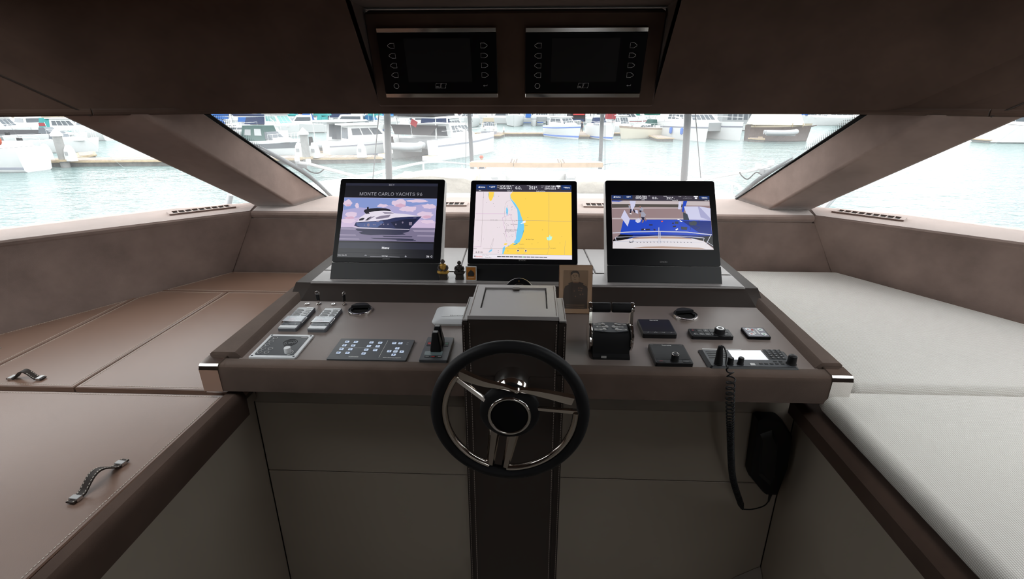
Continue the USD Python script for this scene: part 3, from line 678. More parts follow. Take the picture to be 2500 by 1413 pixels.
# twin engine start panels with clear guards
for k, (cs, lab, dx) in enumerate((([z4(950, 398), z4(1232, 405), z4(868, 750), z4(565, 742)], 'narrow engine start panel with clear guard, nearer the suede rim at the left', 0), ([z4(1405, 410), z4(1670, 418), z4(1350, 765), z4(1040, 752)], 'narrow engine start panel with clear guard, right one of the pair, by the round vent', 460))):
    d = Dev('engine_start_unit', lab, 'control panel', cs, .013)
    d.o('body', plate(d.w, d.d, .013, .004, c=.002), 'panel_glass')
    d.o('end_band', box(d.w - .004, .018, .0008, (0, -d.d / 2 + .012, .013)), 'white_frame')
    d.o('end_band', box(d.w * .4, .009, .0008, (d.w * .22, d.d / 2 - .007, .013)), 'white_frame')
    yy = np.linspace(d.d / 2 - .026, d.d / 2 - .078, 4)
    for y in yy:
        b_ = d.o('button', mv(prism(rrect(.026, .010, .005), 0, .0012), (-.013, y, .013)), 'grey_plastic')
        d.o('button_outline', mv(prism(rrect(.027, .011, .0055), 0, .0014, [rrect(.0245, .0085, .004)]), (-.013, y, .013)), 'white_mark', parent=b_)
        b_ = d.o('button', mv(prism(rrect(.02, .010, .005), 0, .0012), (.016, y, .013)), 'tinted_cover' if k == 0 else 'grey_plastic')
        d.o('button_outline', mv(prism(rrect(.021, .011, .0055), 0, .0014, [rrect(.0185, .0085, .004)]), (.016, y, .013)), 'white_mark', parent=b_)
    for y in (-.014, -.026):
        d.o('stop_button', mv(prism(rrect(.024, .009, .0045), 0, .0012), (-.012, y, .013)), 'red_mark')
    gd = d.o('guard', box(d.w + .002, .042, .0035, (0, -.022, .0165), .001), 'guard_clear', label='clear plastic guard over the stop buttons')
    for s_ in (-1, 1): d.o('guard_wire', tube([(s_ * (d.w / 2 + .003), 0, .012), (s_ * (d.w / 2 + .003), -.045, .012), (s_ * (d.w / 2 - .001), -.045, .019)], .0013, 6), 'chrome', parent=gd)
    d.o('guard_wire', tube([(-d.w / 2, -.044, .0195), (d.w / 2, -.044, .0195)], .0013, 6), 'chrome', parent=gd)
    d.o('mark', box(.010, .002, .0003, (-.012, -.054, .013)), 'grey_mark'); d.o('mark', box(.004, .003, .0003, (.016, -.052, .013)), 'white_mark')
# round push buttons and ignition keys
for (x, y), lab in (((1078, 355), 'small round chrome push button at the far left end of the dash'), ((1505, 360), 'small round chrome push button between the two ignition keys')):
    c_ = D(*z4(x, y)); t = thing('push_button', lab, 'button', c_, rx=3)
    obj('bezel', lathe([(.0095, 0), (.0095, .003), (.0075, .0042), (.0072, .0036)], 24), 'chrome', t, 40)
    obj('cap', lathe([(.0070, .0002), (.0070, .0030), (.004, .0036), (0, .0036)], 20), 'black_plastic', t, 40)
    obj('ring_mark', mv(prism(ring2(.0045, .0009, 16, 60, 340), 0, .0003), (0, 0, .0036)), 'white_mark', t)
for (x, y), lab, tw in (((1270, 355), 'ignition key with chrome ring seen face on, left of the two keys', 0), ((1692, 368), 'ignition key turned edge on, right of the two keys', 70)):
    c_ = D(*z4(x, y)); t = thing('ignition_key', lab, 'key', c_, rx=3, rz=tw)
    obj('lock_barrel', lathe([(.0095, 0), (.0095, .003), (.007, .005), (.005, .0055)], 24), 'chrome', t, 40)
    obj('blade', box(.007, .002, .012, (0, 0, .0055)), 'chrome', t)
    obj('fob', box(.0125, .006, .028, (0, 0, .015), .0018), 'black_plastic', t)
    obj('key_ring', mv(tube([(.0075 * math.cos(a), 0, .0075 * math.sin(a)) for a in np.arange(0, 6.28, .3)], .0016, 8, True), (0, 0, .046)), 'chrome', t, 60)
# round air vents
for (px, py), lab, a in (((880, 760), 'round black air vent in a chrome ring, left part of the dash', 20), ((1673, 773), 'round black air vent in a chrome ring, right part of the dash', 25)):
    c_ = D(px, py); t = thing('air_vent', lab, 'vent', c_, rx=3, rz=0)
    obj('chrome_ring', lathe([(.0435, 0), (.0435, .008), (.0415, .0105), (.0385, .0105), (.0375, .0085), (.0375, 0)], 44), 'chrome', t, 40)
    obj('inner_ring', lathe([(.0372, .001), (.0372, .0088), (.033, .0095), (.031, .0075), (.031, .001)], 40), 'black_plastic', t, 40)
    obj('dish', lathe([(.0308, .0005), (.0308, .002), (.015, .0015), (0, .0012)], 32), 'void', t, 40)
    ang = np.radians(np.linspace(a, a + 150, 16)); o_ = [(.035 * math.cos(q), .035 * math.sin(q)) for q in ang]
    obj('flap', loft([[(x, y, .0095) for x, y in o_] , [(x * .97, y * .97 + .001, .020) for x, y in o_]]), 'black_plastic', t, 40)
    obj('flap_edge', tube([(.0305 * math.cos(q), .0305 * math.sin(q) - .004 + .006 * math.sin(q), .0085) for q in np.radians(np.linspace(170, 10, 16))], .0012, 6), 'grey_plastic', t, 60)
# white box by the column
d = Dev('white_box', 'flat white plastic unit tucked against the left of the steering column', 'electronic unit', [(1071, 747), (1180, 747), (1170, 786), (1056, 783)], .016)
w_, d_ = d.w, d.d
rr = [[(x, y, z) for x, y in rrect(w_ * k_ + a_, d_ * k_ + a_, .018, n=4)] for z, k_, a_ in ((0, 1, .004), (.008, 1, .010), (.011, 1, .006), (.018, 1, -.016), (.020, 1, -.03))]
d.o('casing', loft(rr), 'white_plastic', 25)
d.o('raised_panel', plate(w_ - .05, d_ - .055, .0012, .004, (0, 0, .020)), 'white_plastic')
d.o('lettering', text('SEAKEEPER', .0045, (0, -d_ / 2 + .036, .0212), wide=1.5), 'grey_mark', False)

# compass behind the column
c_ = at_y(1267, 712, 1.60); t = thing('compass', 'dome compass in a wide black ring, half hidden behind the column', 'compass', (c_[0], 1.60, dash_z(1.60)))
zc = c_[2] - dash_z(1.60) - .004
def cm(m): return mv(m, (0, 0, zc), rx=74)
obj('stem', lathe([(.040, 0), (.034, .012), (.026, zc - .03)], 28), 'black_plastic', t, 40)
obj('bowl', cm(lathe([(.02, -.03), (.046, -.012), (.0495, 0), (.0495, .004), (.047, .007), (.033, .005)], 40)), 'black_gloss', t, 40)
obj('bowl_rim', cm(mv(tube([(.0495 * math.cos(a), .0495 * math.sin(a), 0) for a in np.arange(0, 6.28, .16)], .0010, 6, True), (0, 0, .003))), 'chrome', t, 60)
obj('dome_ring', cm(mv(tube([(.031 * math.cos(a), .031 * math.sin(a), 0) for a in np.arange(0, 6.28, .2)], .0018, 8, True), (0, 0, .007))), 'chrome', t, 60)
obj('dome', cm(lathe([(.030, .006), (.027, .014), (.018, .021), (.008, .024), (0, .0245)], 32)), 'black_gloss', t, 60)
obj('lubber_mark', cm(box(.0015, .006, .0006, (0, .040, .0068))), 'gold_paint', t)

# throttle
x0, x1 = D(1440, 880)[0], D(1546, 880)[0]
tc = np.array([(x0 + x1) / 2, 1.435, dash_z(1.435)])
t = thing('throttle_control', 'black twin throttle with chrome arms and two black grips', 'throttle', tc, rx=3)
hw = (x1 - x0) / 2 - .010
zz = lambda px, py, y=1.435: at_y(px, py, y)[2] - dash_z(1.435)
Rd = .046
drum = [(y, z) for y, z in ((-.066, 0), (-.064, .008), (-.050, .012), (-.046, .03), (-.043, .052), (-.033, .068), (-.026, .0715), (.030, .0755), (.040, .066), (.046, .045), (.046, .012), (.060, .008), (.062, 0))]
obj('drum', loft([[(x, y, z) for y, z in drum] for x in (-hw, hw)]), 'black_matt', t, 50)
kp = t_kp = [(x, y) for x, y in zip(np.r_[np.linspace(-hw + .003, hw - .003, 13), np.linspace(hw - .003, -hw + .003, 13)], np.r_[-.021 - .008 * np.sin(np.linspace(0, math.pi, 13)), .021 + .008 * np.sin(np.linspace(0, math.pi, 13))])]
kpm = lambda m: mv(m, (0, .002, .0745), rx=4)
key = obj('key_plate', kpm(prism(kp, 0, .0015)), 'grey_plastic', t, label='grey key plate with six round keys')
for sx in (-1, 1):
    for q, (bx, by) in enumerate(((.020, .016), (.011, .001), (.019, -.014))):
        b_ = obj('key', kpm(lathe([(.0062, .0015), (.0062, .0028), (.0048, .0042), (0, .0045)], 20, (sx * bx, by, 0))), 'silver_plastic', t, 50)
        obj('key_label', kpm(mv(prism(rrect(.026, .0072, .003), .0015, .0020), (sx * (bx + .018), by, 0))), 'silver_plastic', key)
        obj('lettering', kpm(text(('CMD', 'SYNC', 'ADJ')[q] if sx < 0 else ('CAL', 'SLOW', 'TRIM')[q], .0032, (sx * (bx + .019), by, .002), .0003)), 'black_matt', key, False)
obj('badge', mv(box(.016, .007, .0006, (-hw * .42, 0, 0)), (0, -.0643, .0085), rx=75), 'grey_mark', t)
for sx in (-1, 1):
    px = sx * (hw + .007)
    lv = obj('lever', mv(lathe([(.043, -.005), (.046, -.002), (.046, .003), (.040, .006), (.0, .006)], 40), (px, 0, .047), ry=90 * sx), 'chrome', t, 40, label='chrome throttle lever with round hub')
    zt_ = zz(1495, 752) 
    obj('arm', hull([(px + sx * a_, b_, c__) for a_, b_, c__ in ((-.005, -.012, .06), (.005, -.012, .06), (-.005, .012, .06), (.005, .012, .06), (-.004, .004, zt_ + .012), (.004, .004, zt_ + .012), (-.004, .024, zt_ + .010), (.004, .024, zt_ + .010), (-.004, .004, zt_ - .012), (.004, .026, zt_ - .01))]), 'smoked_chrome', lv, 30)
    obj('arm_cap', mv(lathe([(.0155, -.005), (.0165, 0), (.0155, .005), (0, .0055)], 28), (px + sx * .001, .012, zt_), ry=90 * sx), 'chrome', lv, 40)
    obj('grip', mv(lathe([(.0145, 0), (.0155, .004), (.0155, hw - .002), (.014, hw + .002)], 28), (sx * (hw + .004), .012, zt_), ry=-90 * sx), 'black_rubber', lv, 40)
    obj('hub_notch', box(.004, .016, .024, (px + sx * -.004, -.040, .035), .001), 'smoked_chrome', lv)
# square autopilot displays
for (cs, lab, lower) in (([z7(912, 462), z7(1435, 468), z7(1580, 712), z7(1010, 705)], 'square black autopilot display, the upper one without a knob', 0), ([z7(1098, 868), z7(1660, 875), z7(1855, 1190), z7(1215, 1180)], 'square black autopilot display with a rotary knob, the lower one', 1)):
    d = Dev('autopilot_display', lab, 'display', cs, .016)
    d.o('body', plate(d.w, d.d, .016, .006, c=.0015), 'black_plastic')
    d.o('glass', plate(d.w - .008, d.d * .80, .0006, .004, (0, d.d * .085, .016)), 'black_gloss')
    d.o('lettering', text('Raymarine', .0042, (0, d.d / 2 - .010, .0167), bold=True), 'white_mark', False)
    for i in range(4):
        x = (i - 1.5) * (d.w - .01) / 4
        if lower and i in (1, 2): continue
        b_ = d.o('key', box((d.w - .014) / 4, .013, .0008, (x, -d.d / 2 + .011, .016), .0003), 'black_plastic')
        if lower: d.o('symbol', box(.010, .0016, .0003, (x, -d.d / 2 + .010, .0168)), 'red_mark' if i == 0 else 'grey_mark', parent=b_)
        else:
            ch = [[(-.005, -.002), (0, .0025), (.005, -.002)], [(-.005, .002), (0, -.0025), (.005, .002)]]
            m_ = tube([(u, v, .0168) for u, v in ch[i - 1]], .0006, 5) if i in (1, 2) else mv(text('+1' if i == 3 else '-1', .0035, (0, 0, .0168)), (0, 0, 0))
            d.o('symbol', mv(m_, (x, -d.d / 2 + .011, 0)), 'white_mark', parent=b_)
    if lower:
        p = d.L(*z7(1528, 1140)); kn = d.o('knob', lathe([(.0125, 0), (.0115, .003), (.011, .020), (.009, .0215), (0, .0215)], 28, (p[0], p[1], .016)), 'black_plastic', 40)
        d.o('knob_cap', mv(tube([(.0095 * math.cos(a), .0095 * math.sin(a), 0) for a in np.arange(0, 6.28, .3)], .0010, 6, True), (p[0], p[1], .0375)), 'chrome', parent=kn)
        for sx in (-1, 1): d.o('corner_key', box(.009, .005, .0006, (sx * (d.w / 2 - .010), d.d / 2 - .006, .016)), 'silver_plastic')
# keypad with knob
d = Dev('remote_keypad', 'low black keypad with square keys and a rotary knob, below the right vent', 'keypad', [z8(130, 390), z8(770, 412), z8(845, 522), z8(178, 512)], .013)
d.o('body', plate(d.w, d.d, .013, .005, c=.0015), 'black_plastic')
n = 0
for j in range(2):
    for i in range(6):
        x = -d.w / 2 + .012 + i * (d.w - .012) / 6 + .002; y = (.5 - j) * (d.d / 2 - .002)
        if i in (4,): continue
        b_ = d.o('key', box((d.w - .012) / 6 - .0015, d.d / 2 - .004, .001, (x, y, .013), .0004), 'black_gloss')
        sym = [['b', '-', '+', 'o', '', 'u'], ['W', 'p', 'm', '', '', '<']][j][i]
        if sym == '-': m_ = box(.008, .0012, .0003, (x, y, .014))
        elif sym == '+': m_ = cat(box(.008, .0012, .0003, (x, y, .014)), box(.0012, .008, .0003, (x, y, .014)))
        elif sym == '<': m_ = tube([(x + .003, y + .0035, .0143), (x - .003, y, .0143), (x + .003, y - .0035, .0143)], .0005, 5)
        elif sym: m_ = mv(prism(ring2(.0038, .001, 12, 30, 330), 0, .0003), (x, y, .014))
        else: continue
        d.o('symbol', m_, 'red_mark' if (j, i) == (0, 0) else 'white_mark', parent=b_)
p = d.L(*z8(615, 480)); kn = d.o('knob', lathe([(.0185, 0), (.0175, .003), (.0165, .004), (.0165, .019), (.015, .021), (0, .021)], 32, (p[0], p[1], .013)), 'black_plastic', 40)
d.o('knob_ring', mv(prism(ring2(.0115, .004, 28), 0, .0005), (p[0], p[1], .034)), 'satin_metal', parent=kn)
# trim tab panel
d = Dev('trim_panel', 'small square trim tab panel with red and green round keys', 'control panel', [z8(945, 378), z8(1288, 380), z8(1445, 530), z8(1088, 528)], .010)
d.o('body', plate(d.w, d.d, .010, .004, c=.001), 'black_gloss')
d.o('face', plate(d.w - .008, d.d - .008, .0005, .003, (0, 0, .010)), 'panel_violet')
for sx in (-1, 1):
    for sy in (-1, 1):
        b_ = d.o('key', cyl(.0092, .0010, (sx * d.w * .27, sy * d.d * .24, .0105), 20), 'white_plastic')
        d.o('symbol', mv(prism(circ(.0042, n=3), 0, .0003), (sx * d.w * .27, sy * d.d * .24, .0115), rz=90 * sy), 'red_mark' if sx < 0 else 'green_mark', parent=b_)
    d.o('level_bar', box(.006, d.d * .52, .0004, (sx * d.w * .085, .002, .0105)), 'white_mark')
d.o('level_light', box(.006, .010, .0003, (-d.w * .085, d.d * .22, .0109)), 'red_mark')
# VHF radio
d = Dev('vhf_radio', 'black marine radio set into the dash with lit screen, keypad and three knobs', 'radio', [z8(285, 712), z8(1620, 722), z8(1905, 1030), z8(470, 1018)], .009)
rr = [[(x, y, z) for x, y in rrect(d.w - k_, d.d - k_, .006, n=4)] for z, k_ in ((0, 0), (.003, 0), (.009, .018))]
d.o('body', loft(rr), 'black_plastic', 25)
d.o('face', plate(d.w - .02, d.d - .022, .0006, .004, (0, 0, .009)), 'grey_plastic')
q = [d.L(*z8(*c)) for c in ((752, 742), (1262, 745), (1390, 892), (850, 888))]
d.o('screen', mv(prism([(a[0], a[1]) for a in q], 0, .0007), (0, 0, .0096)), 'lcd_white', label='bright white display of the radio')
q = [d.L(*z8(*c)) for c in ((1285, 728), (1560, 730), (1668, 885), (1420, 882))]
d.o('key_field', mv(prism([(a[0], a[1]) for a in q], 0, .0006), (0, 0, .0096)), 'black_plastic')
kx = [np.array(d.L(*z8(x, y)))[:2] for x, y in ((1358, 745), (1440, 745), (1518, 745), (1380, 773), (1460, 773), (1540, 773), (1402, 803), (1487, 803), (1568, 803), (1430, 833), (1510, 833), (1592, 833), (1462, 865), (1545, 865), (1626, 868))]
for k, p in enumerate(kx):
    b_ = d.o('key', box(.0095, .0075, .0012, (p[0], p[1], .0102), .0003), 'grey_plastic')
    d.o('symbol', text('___123456789*0#'[k], .0036, (p[0], p[1], .0114), .0003, bold=True) if k > 2 else box(.006, .0012, .0003, (p[0], p[1], .0114)), 'white_mark', False, parent=b_)
for x, y in ((1490, 916), (1575, 918), (1270, 950), (1352, 952), (1438, 953), (1520, 953), (1610, 954)):
    p = d.L(*z8(x, y)); d.o('soft_key', box(.0095, .0055, .0012, (p[0], p[1], .0096), .0003), 'black_plastic')
p = d.L(*z8(1140, 960)); d.o('label_plate', box(.014, .012, .0006, (p[0], p[1], .0096)), 'white_mark')
for j, (xa, xb, y) in enumerate(((400, 710, 765), (420, 725, 795), (440, 740, 826), (460, 755, 858))):
    a, b = d.L(*z8(xa, y)), d.L(*z8(xb, y))
    d.o('speaker_slot', mv(prism(rrect(b[0] - a[0], .0042, .002), 0, .0006), ((a[0] + b[0]) / 2, a[1], .0096)), 'void')
    d.o('slot_edge', mv(prism(rrect(b[0] - a[0], .001, .0004), 0, .0009), ((a[0] + b[0]) / 2, a[1] - .0032, .0096)), 'silver_plastic')
a, b = d.L(*z8(350, 722)), d.L(*z8(960, 728)); d.o('name_strip', box(b[0] - a[0], .0045, .0005, ((a[0] + b[0]) / 2, (a[1] + b[1]) / 2, .0096)), 'white_mark')
for (x, y), r, hh in (((785, 955), .0085, .020), ((945, 955), .0085, .020), ((1745, 950), .0125, .026)):
    p = d.L(*z8(x, y)); d.o('knob', lathe([(r * 1.2, 0), (r, .004), (r * .95, hh), (r * .75, hh + .002), (0, hh + .002)], 26, (p[0], p[1], .0096)), 'black_plastic', 40)
p = d.L(*z8(600, 950)); d.o('socket', lathe([(.0125, 0), (.0125, .003), (.010, .004)], 24, (p[0], p[1], .0096)), 'black_plastic')
vhf = d; plug = d.loc + rot(rx=3) @ np.array([p[0], p[1], .0128])

# microphone plug, coiled cord and handset
hs = thing('radio_handset', 'black radio handset on the cabinet with a coiled cord running up to the radio', 'handset')
tp = at_y(*z8(640, 665), plug[1]); ax = tp - plug; Lp = np.linalg.norm(ax)
def frame_to(dv):
    dv = dv / np.linalg.norm(dv); u = np.cross(dv, [0, 1, 0]); u /= np.linalg.norm(u); return np.c_[u, np.cross(dv, u), dv]
pm = lathe([(.0115, 0), (.012, .004), (.0105, .016), (.010, Lp * .6), (.0085, Lp * .75), (.0065, Lp * .97), (.003, Lp)], 18)
obj('plug', trimesh.Trimesh(np.asarray(pm.vertices) @ frame_to(ax).T + plug, pm.faces, process=False), 'black_plastic', hs, 40)
YC = 1.268
lead = [tp, at_y(*z8(690, 690), plug[1] - .004), at_y(*z8(728, 800), plug[1] - .02), at_y(*z8(722, 940), plug[1] - .035), at_y(*z8(745, 1010), 1.296)]
lead = curve(lead, 8)
axis = [at_y(*z8(770, 1020), 1.288), at_y(*z8(800, 1160), YC), at_y(1783, 960, YC + .004), at_y(1783, 1020, YC + .02), at_y(1785, 1120, YC + .06), at_y(1791, 1175, YC + .09), at_y(1812, 1240, 1.425)]
axis = curve(axis, 40); s_ = np.r_[0, np.cumsum(np.linalg.norm(np.diff(axis, axis=0), axis=1))]
N_ = 1500; tt = np.linspace(0, s_[-1], N_); C_ = np.array([np.interp(tt, s_, axis[:, k]) for k in range(3)]).T
T_ = np.gradient(C_, axis=0); T_ /= np.linalg.norm(T_, axis=1, keepdims=True)
U_ = np.cross(T_, [0, 1, 0]); U_ /= np.linalg.norm(U_, axis=1, keepdims=True); V_ = np.cross(T_, U_)
pitch = np.interp(tt / s_[-1], [0, .12, .28, .4, 1], [.021, .019, .012, .0068, .0066]); ph = np.cumsum(np.r_[0, np.diff(tt) / pitch[1:]]) * 2 * math.pi + 2.2
rad = np.interp(tt / s_[-1], [0, .05, .2, .35, .95, 1], [.007, .0112, .0108, .0088, .0085, .004])
H_ = C_ + U_ * (rad * np.cos(ph))[:, None] + V_ * (rad * np.sin(ph))[:, None]
tail = curve([H_[-1], at_y(1835, 1243, 1.42), at_y(1862, 1236, 1.415), at_y(1874, 1226, 1.41), at_y(1879, 1212, 1.405)], 8)
obj('coiled_cord', tube(np.vstack([lead, H_, tail]), .0022, 6), 'black_plastic', hs, 60)
ho = [(1852, 1027), (1862, 1022), (1907, 1024), (1914, 1030), (1937, 1066), (1936, 1078), (1926, 1144), (1901, 1210), (1895, 1213), (1872, 1212), (1866, 1207), (1832, 1166), (1834, 1150)]
def hring(y, k, c=(1885, 1118)): return [at_y(c[0] + (x - c[0]) * k, c[1] + (yy_ - c[1]) * k, 1.395) * [1, 0, 1] + [0, y, 0] for x, yy_ in ho]
obj('handset', loft([hring(1.4515, .93), hring(1.435, .98), hring(1.41, 1), hring(1.400, .97), hring(1.396, .9)]), 'black_matt', hs, 30)
gr = [(1856, 1060), (1885, 1050), (1900, 1080), (1892, 1165), (1880, 1185), (1852, 1160)]
obj('grip_ridge', loft([[at_y(1876 + (x - 1876) * k, 1118 + (z - 1118) * k, 1.395) * [1, 0, 1] + [0, y, 0] for x, z in gr] for y, k in ((1.396, 1), (1.388, .8))]), 'black_plastic', hs, 30)
obj('cord_grommet', tube([at_y(1881, 1206, 1.405), at_y(1876, 1224, 1.409)], [.006, .003], 10), 'black_plastic', hs)

# leather pull straps
def strap(a, b, label):
    a, b = np.array(a), np.array(b); L = np.linalg.norm(b - a); ang = math.degrees(math.atan2(b[1] - a[1], b[0] - a[0]))
    t = thing('pull_strap', label, 'handle', ((a[0] + b[0]) / 2, (a[1] + b[1]) / 2, CZ), rz=ang)
    h = L / 2; prof = []
    xs = np.linspace(-h, h, 25); zs = [.0045 + .026 * max(0, math.cos(math.pi / 2 * min(1, abs(x) / (h * .62)))) ** 1.3 for x in xs]
    prof = [[(x, y, z + q) for y, q in ((-.010, -.0018), (.010, -.0018), (.010, .0018), (-.010, .0018))] for x, z in zip(xs, zs)]
    obj('leather_strap', loft(prof), 'leather_dark', t, 40)
    obj('stitching', cat(*[dashes([(x, y, z + .0018) for x, z in zip(xs, zs)], gap=.006, ln=.0036) for y in (-.0075, .0075)]), 'stitch', t, False, kind='stuff')
    for s_ in (-1, 1): obj('metal_loop', box(.014, .023, .009, (s_ * h * .80, 0, 0), .0012), 'satin_metal', t, label='polished metal loop')
strap((-1.665, 1.376, 0), (-1.548, 1.376, 0), 'brown leather pull strap on the long far panel of the left counter')
strap((-.998, .853, 0), (-.984, 1.0, 0), 'brown leather pull strap on the counter panel nearest the camera')
strap((-.978, 1.53, 0), (-.978, 1.65, 0), 'brown leather pull strap half hidden behind the left suede rim')
# slotted vents in the sills
def sill_vent(c, ang, w, label, dd=.092):
    t = thing('sill_vent', label, 'vent', (*c, SZ), rz=ang)
    obj('frame', prism(rrect(w, dd, .006), 0, .008, [rrect(w - .04, dd - .030, .003)]), 'suede', t)
    obj('slot', box(w - .041, dd - .031, .0015, (0, 0, 0)), 'void', t)
    n = max(3, int((w - .05) / .03))
    for i in range(n): obj('louvre', box(.004, dd - .033, .006, ((i - (n - 1) / 2) * .03, 0, .0015)), 'suede', t)
sill_vent((-1.672, 2.520), 43, .30, 'slotted air vent in the left window sill'); sill_vent((1.672, 2.520), -43, .30, 'slotted air vent in the right window sill')
sill_vent((-.46, 2.72), 0, .27, 'slotted air vent in the windshield sill, left of the middle screen', .10); sill_vent((.43, 2.72), 0, .27, 'slotted air vent in the windshield sill, between the middle and right screens', .10)

# ------------------------------------------------------------------ figures and portrait
def seated_monk(loc, label, robe, skin, base, s=1.0, rz=0):
    t = thing('monk_figurine', label, 'figurine', loc, rz=rz, scale=(s, s, s))
    obj('pedestal', loft([[(x, y, z) for x, y in rrect(w, w * .8, .006)] for z, w in ((0, .038), (.006, .040), (.009, .036), (.022, .035), (.025, .039), (.028, .038))]), base, t, 40)
    legs = cat(*[tube(curve([(sx * .006, .004, .036), (sx * .018, -.003, .034), (sx * .014, -.012, .033), (-sx * .004, -.014, .033)], 5), [.0075] * 15 + [.005], 10) for sx in (-1, 1)])
    obj('crossed_legs', legs, robe, t, 60)
    body = lathe([(.013, .029), (.0155, .036), (.0135, .048), (.0155, .058), (.0125, .065), (.005, .069)], 20); body.vertices *= [1, .72, 1]
    obj('torso', body, robe, t, 60)
    obj('arms', cat(*[tube(curve([(sx * .0145, 0, .060), (sx * .0185, -.003, .049), (sx * .012, -.011, .042), (sx * .002, -.014, .041)], 5), [.005] * 15 + [.0035], 8) for sx in (-1, 1)]), skin, t, 60)
    hd = obj('head', cat(sphere(.0085, (0, -.001, .078), 2, (1, 1, 1.18)), sphere(.0018, (0, -.0098, .077), 1), sphere(.0022, (.0086, 0, .077), 1, (.5, 1, 1.5)), sphere(.0022, (-.0086, 0, .077), 1, (.5, 1, 1.5)), cyl(.0045, .008, (0, 0, .065), 10)), skin, t, 60)
    obj('sash', tube(curve([(-.012, .006, .061), (-.006, -.010, .057), (.006, -.012, .046), (.0125, -.006, .036)], 5), .0028, 6), robe, t, 60)
zt2 = PZ
p1, p2 = at_z(1080, 684, PZ), at_z(1121, 684, PZ)
seated_monk((p1[0] + .002, p1[1] + .017, PZ), 'small seated monk figurine in a golden robe on a black base, beside the left screen', 'gold_paint', 'skin_dark', 'bronze_paint', .93)
seated_monk((p2[0], p2[1] + .017, PZ), 'small dark bronze seated monk figurine, left of the amulet', 'bronze_paint', 'bronze_paint', 'bronze_paint', .86)
p3 = at_z(1150, 686, PZ); t = thing('amulet_case', 'small clear case holding an amulet on an amber card, leaning at the middle screen', 'amulet', (p3[0], p3[1] + .004, PZ), rx=84)
obj('case', mv(prism(rrect(.043, .058, .003), 0, .007), (0, .029, -.007)), 'clear_case', t); obj('card', mv(prism(rrect(.036, .050, .001), 0, .0006), (0, .029, 0)), 'amber_card', t)
obj('amulet', mv(prism([(-.011, -.009), (.011, -.009), (.0125, 0), (.009, .008), (.003, .0125), (0, .018), (-.003, .0125), (-.009, .008), (-.0125, 0)], 0, .0018), (0, .028, .0006)), 'bronze_paint', t); obj('caption_line', box(.024, .0012, .0004, (0, .013, .0006)), 'clear_case', t)
# framed portrait standing on the dash
c0, c1 = D(1363, 766), D(1444, 766); wfr = c1[0] - c0[0]; top = at_plane(1405, 648, c0, (0, -math.cos(math.radians(14)), math.sin(math.radians(14)))); hfr = np.linalg.norm((top - c0)[1:])
t = thing('portrait_photo', 'sepia portrait photo of a man in dark uniform, leaning on the console riser', 'framed photo', ((c0[0] + c1[0]) / 2, c0[1], dash_z(c0[1]) + .002), rx=90 - 14)
fm = lambda m, z=0: mv(m, (0, hfr / 2, z))
obj('backing', fm(prism(rrect(wfr, hfr, .005), -.006, 0)), 'frame_edge', t); obj('mount', fm(prism(rrect(wfr - .003, hfr - .003, .004), 0, .0012)), 'photo_paper', t)
iw, ih = wfr * .73, hfr * .79
obj('print', fm(prism(rrect(iw, ih, .003), .0012, .0018)), 'photo_mid', t); pr_ = t
def pp(name, poly, z, m): obj(name, fm(prism([(x * iw, y * ih) for x, y in poly], .0018, .0018 + z)), m, t)
pp('uniform', [(-.5, -.36), (-.5, -.2), (-.47, .0), (-.42, .1), (-.30, .16), (-.13, .20), (-.02, .185), (.14, .20), (.30, .17), (.44, .12), (.49, .02), (.49, -.36)], .0004, 'photo_dark')
pp('caption_band', [(-.5, -.5), (.5, -.5), (.5, -.36), (-.5, -.36)], .0004, 'photo_dark')
pp('epaulette', [(-.45, .10), (-.30, .155), (-.28, .13), (-.44, .075)], .0006, 'photo_mid'); pp('epaulette', [(.45, .11), (.32, .16), (.30, .135), (.44, .085)], .0006, 'photo_mid')
pp('neck', [(-.12, .18), (-.10, .29), (.10, .29), (.13, .19), (0, .17)], .0006, 'photo_skin')
pp('face', [(x * .16 - .03, y * .155 + .345) for x, y in circ(1, n=24)], .0008, 'photo_skin')
pp('hair', [(-.20, .36), (-.195, .44), (-.12, .485), (.02, .49), (.11, .46), (.15, .40), (.145, .30), (.115, .33), (.10, .405), (0, .435), (-.11, .425), (-.165, .385)], .0010, 'photo_dark')
for x in (-.095, .02): pp('eyebrow', [(x - .045, .375), (x + .04, .378), (x + .04, .368), (x - .045, .364)], .0011, 'photo_line')
for x in (-.092, .018): pp('eye', [(x + .025 * a, .352 + .008 * b) for a, b in circ(1, n=10)], .0011, 'photo_dark')
pp('nose', [(-.045, .34), (-.065, .305), (-.02, .302)], .0011, 'photo_line'); pp('mouth', [(-.085, .272), (.01, .272), (0, .263), (-.075, .263)], .0011, 'photo_line')
pp('collar', [(-.13, .20), (.14, .20), (.11, .165), (-.10, .165)], .0009, 'photo_line')
for k, (x, y) in enumerate(((.12, .04), (.19, .04), (.26, .03), (.14, -.02), (.23, -.03), (.2, -.13), (-.05, -.04), (.0, -.18), (.30, -.12))): pp('medal', [(x + .028 * a, y + .018 * b) for a, b in circ(1, n=8)], .0006, 'photo_line')
for k in range(4): pp('caption_line', [(-.38, -.385 - .026 * k), (.38, -.385 - .026 * k), (.38, -.390 - .026 * k), (-.38, -.390 - .026 * k)], .0006, 'photo_mid')

